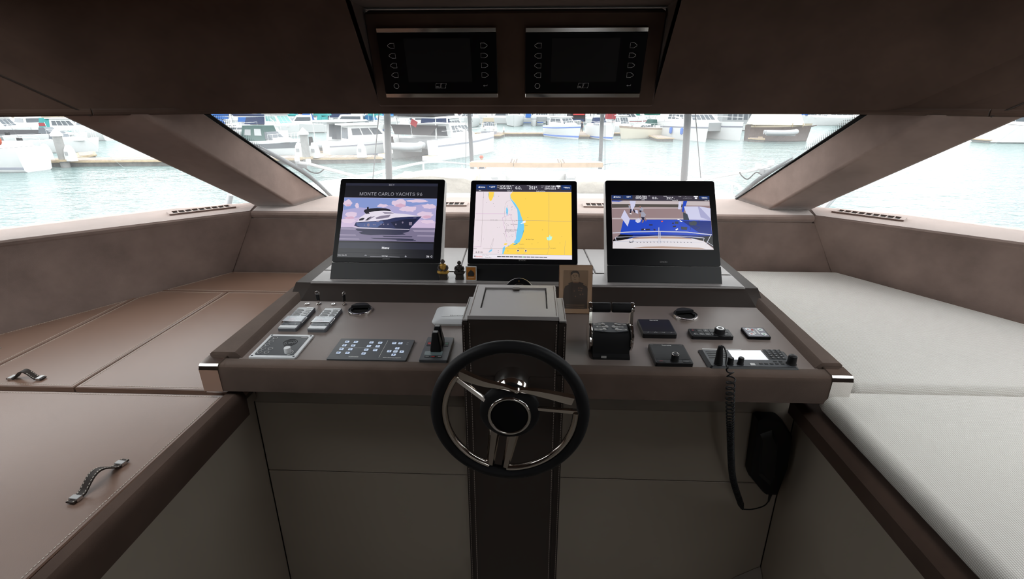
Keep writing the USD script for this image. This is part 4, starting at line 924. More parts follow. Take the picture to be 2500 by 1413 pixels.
# ------------------------------------------------------------------ overhead displays
OB, OT = np.array([0, 2.142, 1.643]), np.array([0, 2.047, 1.968])
ov = OT - OB; on = np.array([0, -ov[2], ov[1]]) / np.linalg.norm(ov)
oang = math.degrees(math.atan2(ov[2], ov[1]))
hp = thing('overhead_panel', 'dark brown panel recessed in the headliner, carrying two displays', 'panel', (-.0525, OB[1], OB[2]), rx=oang)
Lov = np.linalg.norm(ov)
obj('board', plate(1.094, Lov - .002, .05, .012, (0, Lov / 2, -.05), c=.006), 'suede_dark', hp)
def osc(px, py): 
    p = at_plane(px, py, OB, on) - np.array([-.0525, OB[1], OB[2]]); return p[0], p @ ov / Lov
for k, (tl, brx, lab, bev) in enumerate((((919, 67), (1216, 236), 'black engine display with arrow keys in the headliner, the left one', (946, 1210)), ((1283, 66), (1560, 236), 'black engine display with arrow keys in the headliner, the right one', (1283, 1581)))):
    (xa, ya) = osc(*tl); (xb, yb) = osc(*brx)
    cx, cy, w, h = (xa + xb) / 2, (ya + yb) / 2, xb - xa, ya - yb
    P0 = np.array([-.0525, OB[1], OB[2]]) + rot(rx=oang) @ np.array([cx, cy, 0])
    t = thing('engine_display', lab, 'display', P0, rx=oang)
    obj('body', plate(w, h - .036, .012, .003, c=.001), 'black_gloss', t)
    for sy in (-1, 1): obj('trim_bar', box(w, .016, .013, (0, sy * (h / 2 - .008), 0), .0015), 'chrome', t, 20, label='polished trim bar')
    obj('screen', plate(w * .56, h * .62, .0006, .002, (0, .012, .012)), 'black_matt', t)
    for sx in (-1, 1):
        for i in range(4):
            y = h / 2 - .060 - i * .0345; x = sx * (w / 2 - .048)
            s_ = [(.011, .0085), (.011, -.0085), (-.003, -.0085), (-.013, -.002), (-.013, .002), (-.003, .0085)]
            s_ = [(u * (1 if sx < 0 else -1), v) for u, v in s_]
            obj('arrow_key', tube([(x + u, y + v, .0122) for u, v in s_], .0007, 4, True), 'white_mark', t, False)
    obj('round_key', mv(tube([(.0095 * math.cos(a), .0095 * math.sin(a), 0) for a in np.arange(0, 6.28, .3)], .0007, 4, True), (-w / 2 + .047, -h / 2 + .044, .0122)), 'white_mark', t, False)
    xe, ye = w / 2 - .048, -h / 2 + .045
    obj('enter_key', tube([(xe + .008, ye + .004, .0122), (xe + .008, ye, .0122), (xe - .007, ye, .0122), (xe - .003, ye + .003, .0122), (xe - .007, ye, .0122), (xe - .003, ye - .003, .0122)], .0007, 4), 'white_mark', t, False)
    lx, ly = 0.0, -h / 2 + .036
    for q in (0, 1): obj('logo', tube([(lx - .021 + q * .021 + u, ly + v, .0122) for u, v in ((0, 0), (.018, 0), (.022, .018), (.004, .018))], .0006, 4, True), 'white_mark', t, False)
    obj('logo', text('mtu', .005, (lx - .012, ly + .005, .012), .0004), 'white_mark', t, False)
# ================================================================== three screens on the shelf
MA = math.radians(34)
MN, MV = np.array([0, -math.cos(MA), math.sin(MA)]), np.array([0, math.sin(MA), math.cos(MA)])
MY = 1.868
class Monitor:
    def __init__(self, label, corners):
        (bl, br, tl, tr) = corners
        p0 = np.array([0, MY, PZ])
        P = [at_plane(*c, p0, MN) for c in (bl, br, tl, tr)]
        x0, x1 = (P[0][0] + P[2][0]) / 2, (P[1][0] + P[3][0]) / 2
        self.o = np.array([(x0 + x1) / 2, MY, PZ]); self.w = x1 - x0
        self.h = ((P[2] - p0) @ MV + (P[3] - p0) @ MV) / 2
        self.t = t = thing('monitor', label, 'monitor', self.o)
        w, h = self.w, self.h; tp, b = MV * h, -MN
        # wedge body: side outline swept across, front face recessed for the glass
        c = .008
        side = [np.array([0, 0, 0]), MV * (h - c), MV * h + b * c, MV * h + b * .042, np.array([0, .10, 0])]
        side = [s_ + b * .004 for s_ in side]; side[0][2] = 0; side[4][2] = 0
        obj('housing', loft([[s_ + [x, 0, 0] for s_ in side] for x in (-w / 2, w / 2)]), 'silver_plastic', t, 20)
        self.put('bezel', plate(w, h - .070, .0036, .009, (0, (h + .070) / 2, 0), c=.001), 'bezel', -.0036)
        self.put('foot_plate', box(w, .068, .0036, (0, .0345, 0), .0006), 'black_plastic', -.0036)
        self.put('lettering', text('BÖNING', .0052, (0, .086, 0), .0003), 'grey_mark', .0001)
    def fw(self, m, z=0.0):
        R_ = np.c_[[1, 0, 0], MV, MN]
        v = np.asarray(m.vertices) + [0, 0, z]
        return trimesh.Trimesh(v @ R_.T, m.faces, process=False)
    def put(self, name, m, mt, z=0.0, parent=None, label=None, kind=None): return obj(name, self.fw(m, z), mt, parent or self.t, 30 if name in ('bezel', 'foot_plate') else False, label, kind=kind)
    def uv(self, px, py):
        p = at_plane(px, py, self.o, MN) - self.o; return p[0], p @ MV
def poly(mon, zf, pts): return [mon.uv(*zf(*p)) for p in pts]
LV = .0003
class Screen:
    def __init__(self, mon, zf): self.m, self.z, self.root = mon, zf, None
    def layer(self, name, polys, col, lv, k=None):
        """Flat shapes of one colour on the display, as one picture element."""
        key = f'screen_{col}'
        if key not in MAT: glow(key, SC[col], 1.0)
        ms = [prism(poly(self.m, self.z, p), 0, LV * .8) for p in polys]
        fine = len(ms) > 3 and any(w in name for w in ('grid', 'zone', 'contour', 'soundings', 'rail', 'rudder', 'icons', 'shoes', 'lettering', 'marks', 'porthole', 'line', 'cafe', 'figure', 'light', 'buttons', 'shallows')) or len(ms) > 12
        if fine or len(ms) == 1: o = self.m.put(name, cat(*ms), key, .0003 + LV * lv, self.root, kind='stuff' if fine else None)
        else:
            for q in ms: o = self.m.put(name, q, key, .0003 + LV * lv, self.root)
        return o
    def words(self, name, items, col, lv):
        key = f'screen_{col}'
        if key not in MAT: glow(key, SC[col], 1.0)
        ms = []
        for (t, x, y, h, *opt) in items:
            u, v = self.m.uv(*self.z(x, y)); u2, v2 = self.m.uv(*self.z(x, y + h)); wide = opt[0] if opt else 1.0
            ms.append(text(t, abs(v2 - v), (u, v, 0), .0002, bold='b' in opt[1:], wide=wide))
        return self.m.put(name, cat(*ms), key, .0003 + LV * lv, self.root)
SC = dict(black=(8, 8, 12), dark=(22, 22, 30), slate=(38, 40, 56), sea_pink=(236, 224, 230), sand_yellow=(255, 214, 88), shallow=(120, 205, 245), shoal=(70, 170, 200), ink=(60, 60, 66), bar=(58, 54, 66), navy=(28, 52, 104),
          white=(245, 245, 250), pale=(238, 232, 240), red=(225, 90, 80), green=(70, 190, 90), line=(190, 130, 190), gline=(150, 140, 140), lake=(190, 250, 235), sky_hi=(132, 150, 205), sky=(172, 166, 208), sky_lo=(205, 185, 215), cloud=(222, 200, 222), cloud_lo=(212, 172, 196),
          sea=(120, 112, 140), sea_lo=(152, 142, 168), sea_dark=(46, 46, 72), hull=(38, 44, 84), hull_lo=(24, 28, 58), hull_hi=(74, 90, 140), yacht=(226, 218, 232), yacht_dark=(26, 24, 36), yacht_mid=(130, 120, 142), copy=(150, 150, 158), quay=(150, 128, 130), quay_hi=(196, 184, 186), quay_dk=(84, 78, 74), carpet=(32, 70, 190), carpet_dk=(18, 42, 124),
          tent=(205, 205, 232), tent_lo=(168, 168, 206), steel=(200, 200, 214), deck=(222, 216, 220), teak=(176, 146, 130), shirt=(160, 160, 176), trouser=(36, 38, 62), skin=(150, 110, 96), table=(60, 68, 78), shoe=(50, 40, 46))
# ---- left: yacht page
zl = lambda x, y: (790 + x * 320 / 1559, 420 + y * 290 / 1413)
m = Monitor('left screen on the console, showing a blue yacht photo page', ((804, 680), (1075, 684), (834, 436), (1084, 438)))
s = Screen(m, zl)
s.root = s.layer('screen', [[(268, 130), (1362, 136), (1305, 1030), (160, 1010)]], 'dark', 0)
s.layer('header_band', [[(268, 132), (1361, 138), (1359, 170), (266, 160)]], 'slate', 1)
s.layer('picture_sky', [[(248, 302), (1350, 316), (1325, 680), (205, 668)]], 'sky', 1)
s.layer('picture_sky_high', [[(246, 306), (1349, 318), (1346, 400), (1180, 380), (980, 420), (780, 395), (640, 440), (430, 420), (240, 450)]], 'sky_hi', 2)
s.layer('picture_sky_low', [[(214, 560), (420, 540), (700, 560), (1100, 560), (1333, 590), (1326, 678), (205, 668)]], 'sky_lo', 2)
def blob(cx, cy, rx, ry, seed, n=18):
    r_ = random.Random(seed); return [(cx + rx * math.cos(a) * (1 + r_.uniform(-.25, .2)), cy + ry * math.sin(a) * (1 + r_.uniform(-.3, .2))) for a in np.arange(n) * 2 * math.pi / n]
s.layer('picture_cloud', [blob(*c, i) for i, c in enumerate(((290, 370, 50, 40), (400, 400, 24, 36), (700, 400, 60, 22), (900, 370, 90, 45), (1010, 440, 100, 36), (1250, 410, 80, 30), (1210, 510, 90, 44), (1120, 345, 130, 20), (330, 510, 80, 36), (300, 580, 90, 30), (1240, 590, 80, 24)))], 'cloud', 3)
s.layer('picture_cloud_shade', [blob(*c, 40 + i) for i, c in enumerate(((920, 400, 60, 22), (1230, 535, 60, 18), (310, 545, 60, 16), (300, 395, 30, 12)))], 'cloud_lo', 4)
s.layer('picture_sea', [[(207, 655), (1327, 668), (1313, 832), (187, 816)]], 'sea', 4)
s.layer('picture_sea_light', [[(207, 660), (400, 668), (380, 690), (204, 684)], [(1060, 690), (1325, 690), (1322, 716), (1080, 712)], [(195, 740), (380, 744), (390, 758), (194, 756)], [(1120, 750), (1318, 754), (1317, 772), (1110, 766)], [(190, 786), (420, 792), (430, 804), (189, 802)]], 'sea_lo', 5)
s.layer('picture_reflection', [[(380, 676), (1030, 690), (1010, 712), (940, 728), (980, 744), (860, 752), (700, 748), (560, 752), (450, 738), (420, 720), (470, 708), (400, 696)], [(700, 760), (1060, 768), (1050, 778), (720, 772)], [(560, 784), (900, 790), (1080, 800), (1060, 812), (600, 796)], [(860, 806), (1100, 812), (1095, 822), (880, 818)]], 'sea_dark', 6)
s.layer('yacht_hull', [[(366, 640), (385, 600), (500, 592), (660, 580), (760, 566), (860, 540), (1010, 532), (1168, 530), (1090, 610), (1020, 684), (760, 674), (440, 664)]], 'hull', 6)
s.layer('yacht_hull_light', [[(390, 606), (560, 596), (700, 584), (720, 600), (640, 660), (440, 656), (400, 640)]], 'hull_hi', 7)
s.layer('yacht_hull_shade', [[(800, 600), (980, 560), (1120, 556), (1050, 640), (1020, 680), (860, 672)]], 'hull_lo', 7)
s.layer('yacht_superstructure', [[(430, 545), (500, 500), (485, 450), (600, 440), (760, 445), (805, 470), (840, 492), (960, 500), (1168, 530), (1000, 534), (860, 542), (760, 566), (660, 580), (500, 592), (390, 600), (430, 570)], [(350, 655), (440, 660), (760, 672), (1020, 682), (1020, 688), (760, 680), (430, 670), (345, 658)]], 'yacht', 7)
s.layer('yacht_windows', [[(500, 575), (540, 545), (620, 525), (560, 560), (530, 580)], [(620, 545), (690, 522), (800, 510), (780, 540), (700, 556), (630, 560)], [(700, 480), (800, 482), (842, 494), (730, 498)]], 'yacht_mid', 8)
s.layer('yacht_hardtop', [[(482, 470), (490, 450), (560, 436), (640, 430), (740, 434), (790, 448), (806, 468), (720, 462), (600, 470), (540, 480), (550, 496), (505, 500)], [(518, 448), (520, 420), (538, 418), (542, 446)], [(498, 580), (530, 548), (575, 528), (540, 560), (520, 578)], [(430, 560), (470, 548), (492, 552), (470, 576), (426, 580)]], 'yacht_dark', 9)
s.layer('porthole', [blob(x, y, r, r * 1.1, 7, 10) for x, y, r in ((490, 634, 7), (534, 632, 19), (596, 628, 7), (614, 628, 7), (686, 624, 8), (716, 625, 8), (768, 624, 8), (862, 625, 9), (942, 603, 11))] + [[(1015, 600), (1055, 598), (1050, 636), (1018, 634)], [(1070, 545), (1106, 543), (1104, 550), (1070, 552)], [(630, 582), (664, 580), (662, 598), (630, 598)]], 'yacht_mid', 9)
s.words('lettering', [('MONTE CARLO YACHTS 96', 802, 262, 38, 1.02)], 'copy', 2)
s.words('logo_lettering', [('MCY', 812, 154, 20)], 'copy', 2)
s.layer('menu_band', [[(188, 836), (1305, 850), (1298, 975), (178, 955)]], 'slate', 1)
s.layer('menu_band_low', [[(182, 905), (1302, 925), (1298, 975), (178, 955)]], 'dark', 2)
s.words('menu_lettering', [('Menu', 738, 902, 24, 1.0, 'b')], 'white', 3)
s.words('status_lettering', [('15:24  Nov 01', 222, 987, 11), ('Main Page', 728, 999, 10, 1.0, 'b'), ('36  C', 1258, 1005, 20, 1.0, 'b')], 'white', 2)
s.layer('status_icons', [[(490, 1000), (492, 984), (510, 984), (512, 1000), (506, 1000), (504, 990), (497, 990), (496, 1000)], [(966, 1004), (976, 990), (988, 1004), (984, 1012), (970, 1012)], [(555, 1003), (690, 1006), (690, 1009), (555, 1006)], [(768, 1006), (905, 1009), (905, 1012), (768, 1009)]], 'copy', 2)
# ---- middle: chart
zc_ = lambda x, y: (1110 + x * 320 / 1559, 420 + y * 290 / 1413)
m = Monitor('middle screen on the console, showing a yellow and pink sea chart', ((1139, 682), (1410, 687), (1151, 440), (1409, 442)))
s = Screen(m, zc_)
s.root = s.layer('screen', [[(258, 150), (1388, 158), (1395, 1043), (215, 1027)]], 'sea_pink', 0)
s.layer('chart_land', [[(688, 236), (1389, 242), (1395, 992), (578, 978), (600, 900), (640, 880), (690, 845), (740, 850), (770, 830), (800, 770), (825, 690), (828, 640), (812, 580), (790, 520), (768, 450), (720, 370), (668, 310), (662, 270)], [(405, 236), (470, 238), (462, 290), (440, 338), (420, 345), (404, 300)], [(585, 852), (612, 846), (630, 852), (610, 868), (590, 866)]], 'sand_yellow', 1)
s.layer('chart_shallows', [[(655, 250), (668, 318), (720, 372), (768, 450), (790, 520), (812, 580), (828, 640), (825, 690), (800, 775), (770, 835), (735, 852), (700, 838), (728, 800), (735, 720), (748, 660), (752, 600), (750, 520), (745, 450), (700, 380), (662, 318)], [(614, 430), (622, 415), (636, 450), (632, 500), (620, 520), (612, 470)], [(572, 905), (598, 880), (600, 915), (580, 975), (566, 975)], [(398, 958), (420, 932), (450, 912), (440, 940)], [(396, 270), (405, 238), (402, 305)], [(464, 290), (474, 240), (470, 300)]], 'shallow', 2)
s.layer('chart_shoal', [[(690, 860), (740, 846), (752, 852), (712, 868)], [(630, 882), (645, 872), (648, 884)], [(814, 700), (826, 690), (806, 760)]], 'shoal', 3)
s.layer('chart_lake', [[(1092, 780), (1122, 772), (1132, 742), (1140, 770), (1160, 766), (1150, 806), (1118, 814), (1100, 806)]], 'lake', 3)
def seg(x0, y0, x1, y1, w=2.2):
    L_ = math.hypot(x1 - x0, y1 - y0); nx, ny = -(y1 - y0) / L_ * w / 2, (x1 - x0) / L_ * w / 2
    return [(x0 + nx, y0 + ny), (x1 + nx, y1 + ny), (x1 - nx, y1 - ny), (x0 - nx, y0 - ny)]
def path(pts, w=2.2): return [seg(*a, *b, w) for a, b in zip(pts[:-1], pts[1:])]
s.layer('chart_grid', [seg(240, 572, 1390, 585), seg(345, 238, 315, 890), seg(1124, 242, 1118, 915), seg(335, 908, 1118, 916, 1.8)], 'gline', 4)
s.layer('chart_zone', path([(246, 494), (622, 498), (662, 504), (722, 700), (730, 770)]) + path([(566, 545), (662, 505)]) + path([(566, 545), (622, 780)]) + path([(224, 888), (312, 890)]), 'line', 4)
s.layer('chart_contour', path([(600, 390), (622, 350), (660, 340)], 1.6) + path([(600, 400), (590, 520), (612, 560), (590, 610), (620, 640), (610, 720), (590, 740), (620, 830)], 1.6) + path([(410, 960), (440, 850), (462, 790), (455, 860), (432, 920)], 1.6) + path([(1118, 820), (1128, 900), (1100, 980)], 1.6) + path([(1320, 815), (1308, 900), (1306, 985)], 1.6) + path([(735, 985 - 30), (778, 985)], 1.6) + path([(852, 950), (808, 985)], 1.6), 'gline', 4)
r_ = random.Random(3)
s.layer('chart_soundings', [seg(x, y, x + r_.uniform(3, 9), y + r_.uniform(-4, 4), 3) for x, y in [(r_.uniform(575, 735), r_.uniform(390, 800)) for _ in range(26)] + [(r_.uniform(250, 560), r_.uniform(260, 960)) for _ in range(12)] + [(840, 320), (866, 542), (1040, 690), (1270, 766), (915, 855), (990, 845), (1250, 846), (630, 938)]], 'ink', 5)
s.words('chart_lettering', [('DANGEROUS AREA', 675, 690, 11), ('Sub Surface Exercise', 652, 706, 8), ('NATURAL AREA', 467, 572, 8), ('Laem Chabang', 706, 622, 8), ('Pattaya', 850, 634, 8), ('Na Chom Thian', 894, 802, 9), ('Bang Sare', 798, 857, 8), ('Khao Chi Chan', 790, 906, 8), ('Rayong Bay', 1170, 907, 8), ('Depth', 243, 910, 11), ('4.0 m', 290, 952, 22)], 'ink', 5)
s.layer('vessel_mark', [[(806, 590), (840, 578), (846, 600), (812, 612)], [(780, 616), (806, 598), (808, 620)]], 'white', 6)
s.layer('data_bar', [[(258, 150), (1388, 158), (1389, 240), (254, 234)]], 'bar', 5)
s.layer('data_bar_buttons', [[(260, 152), (376, 153), (376, 208), (258, 207)], [(386, 153), (500, 154), (500, 210), (386, 209)], [(1268, 157), (1388, 158), (1388, 215), (1268, 214)]], 'navy', 6)
s.words('data_lettering', [('Home', 330, 181, 17, .95, 'b'), ('WPT', 456, 181, 17, .95, 'b'), ("12°49'.728 N", 606, 170, 18, .78, 'b'), ("100°54'.534 E", 606, 195, 18, .78, 'b'), ('0.0', 752, 190, 30, .85, 'b'), ('kts', 790, 204, 9), ('251°', 932, 190, 32, .85, 'b'), ('M', 982, 206, 9), ("12°49'.728 N", 1136, 174, 18, .72, 'b'), ("100°54'.532 E", 1136, 200, 18, .72, 'b'), ('Menu', 1340, 187, 17, .9, 'b'),
    ('Vess', 518, 163, 8), ('Pos', 516, 182, 8), ('SOG', 694, 163, 8), ('Heading', 880, 164, 8), ('Cursor', 1048, 167, 8), ('Pos', 1042, 186, 8), ('2nm', 302, 222, 9), ('North-Up', 660, 226, 10), ('Relative Motion', 1024, 229, 10)], 'white', 7)
s.layer('data_icons', [[(282, 182), (292, 172), (302, 182), (298, 190), (286, 190)], path([(414, 174), (422, 182), (430, 176)], 4)[0], [(1208, 160), (1258, 162), (1258, 180), (1208, 178)], [(1222, 186), (1244, 187), (1244, 198), (1222, 197)], seg(1292, 180, 1310, 181, 3), seg(1298, 190, 1310, 191, 3)], 'white', 7)
s.layer('zoom_buttons', [blob(754, 936, 15, 15, 1), blob(846, 938, 15, 15, 1)], 'pale', 6)
s.layer('zoom_marks', [blob(754, 936, 9, 9, 2), blob(846, 938, 9, 9, 2)], 'bar', 7)
s.layer('status_strip', [[(218, 975), (1395, 990), (1395, 1043), (215, 1027)]], 'pale', 5)
s.layer('status_line', [seg(218, 975, 1395, 990, 2), seg(335, 978, 334, 1026, 2)], 'gline', 6)
s.words('status_lettering', [('Standby', 288, 1005, 15)], 'red', 6)
s.words('pilot_lettering', [('Standby', 400, 1015, 14), ('Pilot Status', 374, 988, 9)], 'gline', 6)
s.layer('rudder_bar', [seg(506 + 50 * k, 1007 + .65 * k, 550 + 50 * k, 1007.6 + .65 * k, 9) for k in range(12)], 'ink', 6)
s.layer('rudder_mark', [seg(805, 1012, 828, 1012, 9)], 'green', 7)
s.layer('status_icon', [blob(240, 1003, 9, 11, 1)], 'copy', 6)
# ---- right: camera view
zr = lambda x, y: (1460 + x * 340 / 1657, 420 + y * 290 / 1413)
m = Monitor('right screen on the console, showing a camera view of a blue carpeted quay', ((1482, 690), (1764, 694), (1479, 440), (1743, 442)))
s = Screen(m, zr)
s.root = s.layer('screen', [[(158, 276), (1322, 288), (1374, 924), (174, 910)]], 'quay', 0)
s.layer('quay_top', [[(162, 340), (1325, 350), (1326, 400), (900, 396), (600, 388), (164, 396)]], 'quay_hi', 1)
s.layer('quay_wall', [[(164, 380), (1010, 384), (1000, 422), (600, 415), (166, 424)]], 'quay_dk', 2)
s.layer('quay_kerb', [[(166, 426), (1000, 422), (1000, 432), (166, 436)], [(168, 546), (1050, 552), (1050, 564), (168, 560)]], 'quay_hi', 3)
s.layer('carpet', [[(300, 568), (1010, 566), (1342, 580), (1358, 752), (760, 752), (262, 740)], [(162, 338), (300, 342), (250, 352), (164, 350)], [(1015, 346), (1060, 346), (1015, 480), (995, 470)]], 'carpet', 2)
s.layer('carpet_shade', [[(1000, 580), (1342, 584), (1354, 740), (1200, 720), (1080, 640)], [(262, 740), (1358, 752), (1360, 800), (230, 800)]], 'carpet_dk', 3)
s.layer('tent_roof', [[(1020, 410), (1200, 410), (1336, 432), (1342, 580), (1085, 574), (1050, 500)]], 'tent', 4)
s.layer('tent_shade', [[(1185, 412), (1200, 410), (1342, 560), (1342, 580), (1220, 540)], [(1085, 562), (1342, 570), (1342, 580), (1085, 574)]], 'tent_lo', 5)
s.layer('banner', [[(376, 342), (448, 344), (440, 400), (404, 470), (388, 420)], [(272, 540), (314, 450), (378, 560), (352, 650), (310, 590)], [(444, 566), (484, 552), (510, 570), (500, 598), (470, 606), (446, 592)], [(440, 450), (470, 456), (478, 496), (446, 488)], [(960, 352), (994, 354), (984, 446), (950, 442)]], 'tent', 4)
s.layer('figure_shirt', [[(490, 424), (520, 418), (540, 446), (534, 470), (500, 462)], [(506, 480), (540, 472), (570, 508), (552, 540), (512, 536)], [(362, 396), (380, 392), (384, 432), (366, 430)]], 'shirt', 5)
s.layer('figure_trousers', [[(512, 534), (552, 538), (548, 574), (530, 572), (520, 560)], [(384, 440), (400, 446), (388, 490), (376, 486)], [(410, 446), (428, 448), (444, 482), (432, 486)], [(490, 460), (514, 458), (514, 480), (494, 478)]], 'trouser', 6)
s.layer('figure_skin', [blob(500, 416, 10, 12, 1, 10), [(530, 572), (546, 574), (536, 602), (520, 604)], [(560, 540), (574, 570), (572, 588), (562, 582)], [(494, 500), (508, 500), (502, 540), (492, 536)], blob(378, 392, 8, 10, 1, 10)], 'skin', 6)
s.layer('shoes', [seg(514, 686, 560, 680, 20), seg(565, 686, 616, 684, 18), seg(606, 630, 648, 630, 12), seg(660, 680, 680, 692, 14), seg(890, 650, 926, 646, 14), seg(880, 610, 900, 610, 14)], 'shoe', 5)
s.layer('pale_shoes', [seg(922, 690, 950, 676, 14), seg(944, 566, 968, 564, 12), seg(970, 580, 1000, 592, 12), seg(545, 684, 560, 680, 10), seg(376, 494, 400, 500, 9)], 'white', 6)
s.layer('red_shoes', [seg(750, 590, 770, 588, 16)], 'red', 5)
s.layer('cafe_set', [[(985, 650), (1062, 656), (1055, 690), (990, 684)], blob(1130, 612, 50, 28, 3), [(912, 590), (955, 590), (955, 618), (915, 618)], [(1010, 480), (1060, 500), (1085, 574), (1015, 572)]] + path([(1100, 640), (1100, 690)], 4) + path([(1140, 640), (1210, 660), (1160, 690)], 4) + path([(1185, 585), (1206, 580), (1200, 620)], 4), 'table', 5)
s.layer('deck', [[(174, 870), (180, 826), (350, 800), (420, 782), (620, 768), (880, 768), (1100, 786), (1260, 826), (1374, 916), (1374, 924), (174, 910)]], 'deck', 5)
s.layer('deck_teak', [[(400, 800), (420, 782), (620, 770), (880, 770), (1100, 786), (1120, 802), (880, 792), (620, 790)], [(400, 905), (540, 890), (760, 884), (1200, 900), (1280, 918)]], 'teak', 6)
s.layer('water_dark', [[(178, 808), (262, 742), (420, 756), (350, 796), (180, 824)], [(1100, 780), (1358, 758), (1372, 900), (1260, 822)]], 'black', 4)
rails = path([(172, 726), (400, 714), (720, 708), (1050, 716), (1352, 748)], 11) + path([(210, 776), (500, 770), (720, 762), (1000, 766), (1260, 786)], 7) + path([(200, 828), (500, 830), (760, 830), (1240, 836)], 5) + path([(722, 660), (722, 852)], 8) + path([(738, 710), (740, 852)], 7) + path([(1340, 752), (1280, 870)], 8) + path([(1262, 786), (1246, 836)], 6) + path([(1290, 830), (1366, 880)], 5) + path([(205, 780), (215, 822), (240, 834)], 7) + path([(176, 826), (206, 868)], 5)
s.layer('deck_rail', rails, 'steel', 7)
r90 = lambda t: t
s.layer('stern_lettering', [seg(x, 826 + abs(x - 740) * .022, x + 9, 836 + abs(x - 740) * .022, 8) for x in np.linspace(460, 1100, 17)] + [seg(368, 828, 392, 838, 16), seg(396, 836, 422, 824, 14)], 'ink', 7)
s.layer('data_bar', [[(158, 276), (1322, 288), (1325, 350), (161, 340)]], 'bar', 8)
s.layer('data_bar_buttons', [[(160, 278), (282, 279), (283, 322), (161, 320)], [(292, 279), (406, 280), (407, 324), (293, 322)], [(1198, 287), (1321, 288), (1322, 330), (1200, 328)]], 'navy', 9)
s.words('data_lettering', [('Home', 234, 299, 17, .95, 'b'), ('WPT', 362, 300, 16, .95, 'b'), ("12°49'.728 N", 512, 294, 17, .78, 'b'), ("100°54'.534 E", 514, 313, 17, .78, 'b'), ('0.0', 668, 311, 26, .85, 'b'), ('kts', 706, 320, 8), ('251°', 852, 313, 27, .85, 'b'), ('M', 904, 322, 8), ('Menu', 1270, 309, 16, .9, 'b'), ('--°--.---', 1060, 298, 12), ('---°--.---', 1060, 318, 12), ('SOG', 606, 288, 7), ('Heading', 796, 291, 7), ('Cursor', 972, 294, 7), ('CAM1', 535, 333, 9), ('Record Off', 915, 338, 9), ('Sync Off', 1294, 341, 9)], 'white', 10)
s.layer('data_icons', [[(182, 300), (192, 290), (202, 300), (198, 308), (186, 308)], [(1136, 288), (1186, 290), (1186, 302), (1136, 300)], [(1148, 306), (1176, 307), (1176, 324), (1148, 322)], seg(1226, 305, 1242, 306, 3), seg(1232, 314, 1242, 315, 3)], 'white', 10)
# ================================================================== own foredeck, seen over the screens
fd = thing('foredeck', 'white foredeck of this yacht stretching ahead of the windshield', 'deck')
def deck_half(y): return 3.15 * math.sqrt(max(.0004, 1 - (max(0, y - 3.5) / 6.95) ** 2.3))
rings = []
for y in np.r_[np.linspace(2.6, 9, 9), 9.5, 9.9, 10.2, 10.4]:
    w = deck_half(y); rings.append([(-w, y, .20), (-w * .97, y, .25), (w * .97, y, .25), (w, y, .20), (w * .93, y, -2.0), (w * .8, y, -3.9), (-w * .8, y, -3.9), (-w * .93, y, -2.0)])
obj('hull', loft(rings), 'gelcoat', fd)
obj('coaming', loft([[(-2.15, y, .25), (-1.75, y, z), (1.75, y, z), (2.15, y, .25)] for y, z in ((2.99, 1.075), (3.6, 1.03), (4.55, .90))]), 'bow_grey', fd)
obj('side_deck', cat(*[loft([[(s * 3.06, y, .1), (s * 3.06, y, .25), (s * 3.32, y, .25), (s * 3.32, y, -3.9)] for y in (-4.5, 2.6)]) for s in (-1, 1)]), 'gelcoat', fd)
lpad = [(-2.45, 4.62), (-.60, 4.62), (-.52, 5.6), (-.42, 7.46), (-.82, 7.12), (-1.5, 6.42), (-2.5, 6.06)]
obj('sunpad', pillow(lpad, .25, .80, .10, .02), 'deck_white', None, 60, 'white covered sunpad on the left of the foredeck', 'sunpad')
rpad = [(2.2, 4.9), (2.08, 5.35), (1.77, 6.1), (1.36, 7.05), (.56, 7.42), (.66, 5.6), (.72, 4.9)]
obj('sunpad', pillow(rpad, .25, .80, .10, .02), 'deck_white', None, 60, 'white covered sunpad on the right of the foredeck', 'sunpad')
g_ = trimesh.creation.box((.80, .70, .20)); g_ = g_.subdivide().subdivide().subdivide(); v = np.asarray(g_.vertices)
v = v + (meshkit.fbm(v * 5.5, 4, 5)[:, None] - .5) * np.array([.08, .08, .13]) * np.clip(v[:, 2:3] + .1, 0, 1) * 5; v[:, 2] *= 1 - .30 * np.abs((v[:, 0] - .1) / .5) ** 2
obj('folded_cover', mv(trimesh.Trimesh(v, g_.faces, process=False), (-.92, 5.08, .905)), 'cover_beige', None, 60, 'crumpled beige canvas cover lying at the front of the left sunpad', 'cover')
obj('bolster', pillow([(.44, 4.72), (1.55, 4.72), (1.55, 5.05), (.44, 5.05)], .84, 1.0, .05), 'cover_beige', None, 60, 'cream bolster cushion between the middle and right screens on the foredeck', 'cushion')
sf = thing('deck_sofa', 'low white curved deck sofa in the middle of the foredeck, below the table', 'sofa')
obj('backrest', loft([[(x, 7.0 - .25 * (1 - (x - .07) ** 2 / .25), z) for x, z in ((-.33, z0), (-.2, z0 + k), (.07, z0 + k * 1.2), (.34, z0 + k), (.47, z0))] + [(x, 7.1, z) for x, z in ((.47, z0), (-.33, z0))] for z0, k in ((.25, 0), (.77, .02))]), 'deck_white', sf, 60)
obj('seat_base', span((-.5, 5.4, .25), (.62, 6.2, .79), .03), 'deck_white', sf)
for x in (-.46, .52): obj('arm_panel', span((x - .05, 6.5, .25), (x + .05, 7.0, .78), .01), 'gelcoat_grey', sf)
tb = thing('deck_table', 'teak-topped foredeck table in three joined sections on steel legs', 'table')
secs = [[(-.93, 7.88), (-.262, 7.86), (-.262, 8.44), (-.5, 8.44), (-.93, 8.08)], [(-.255, 7.85), (.465, 7.85), (.465, 8.45), (-.255, 8.45)], [(.472, 7.86), (1.10, 7.90), (1.10, 8.08), (.72, 8.44), (.472, 8.44)]]
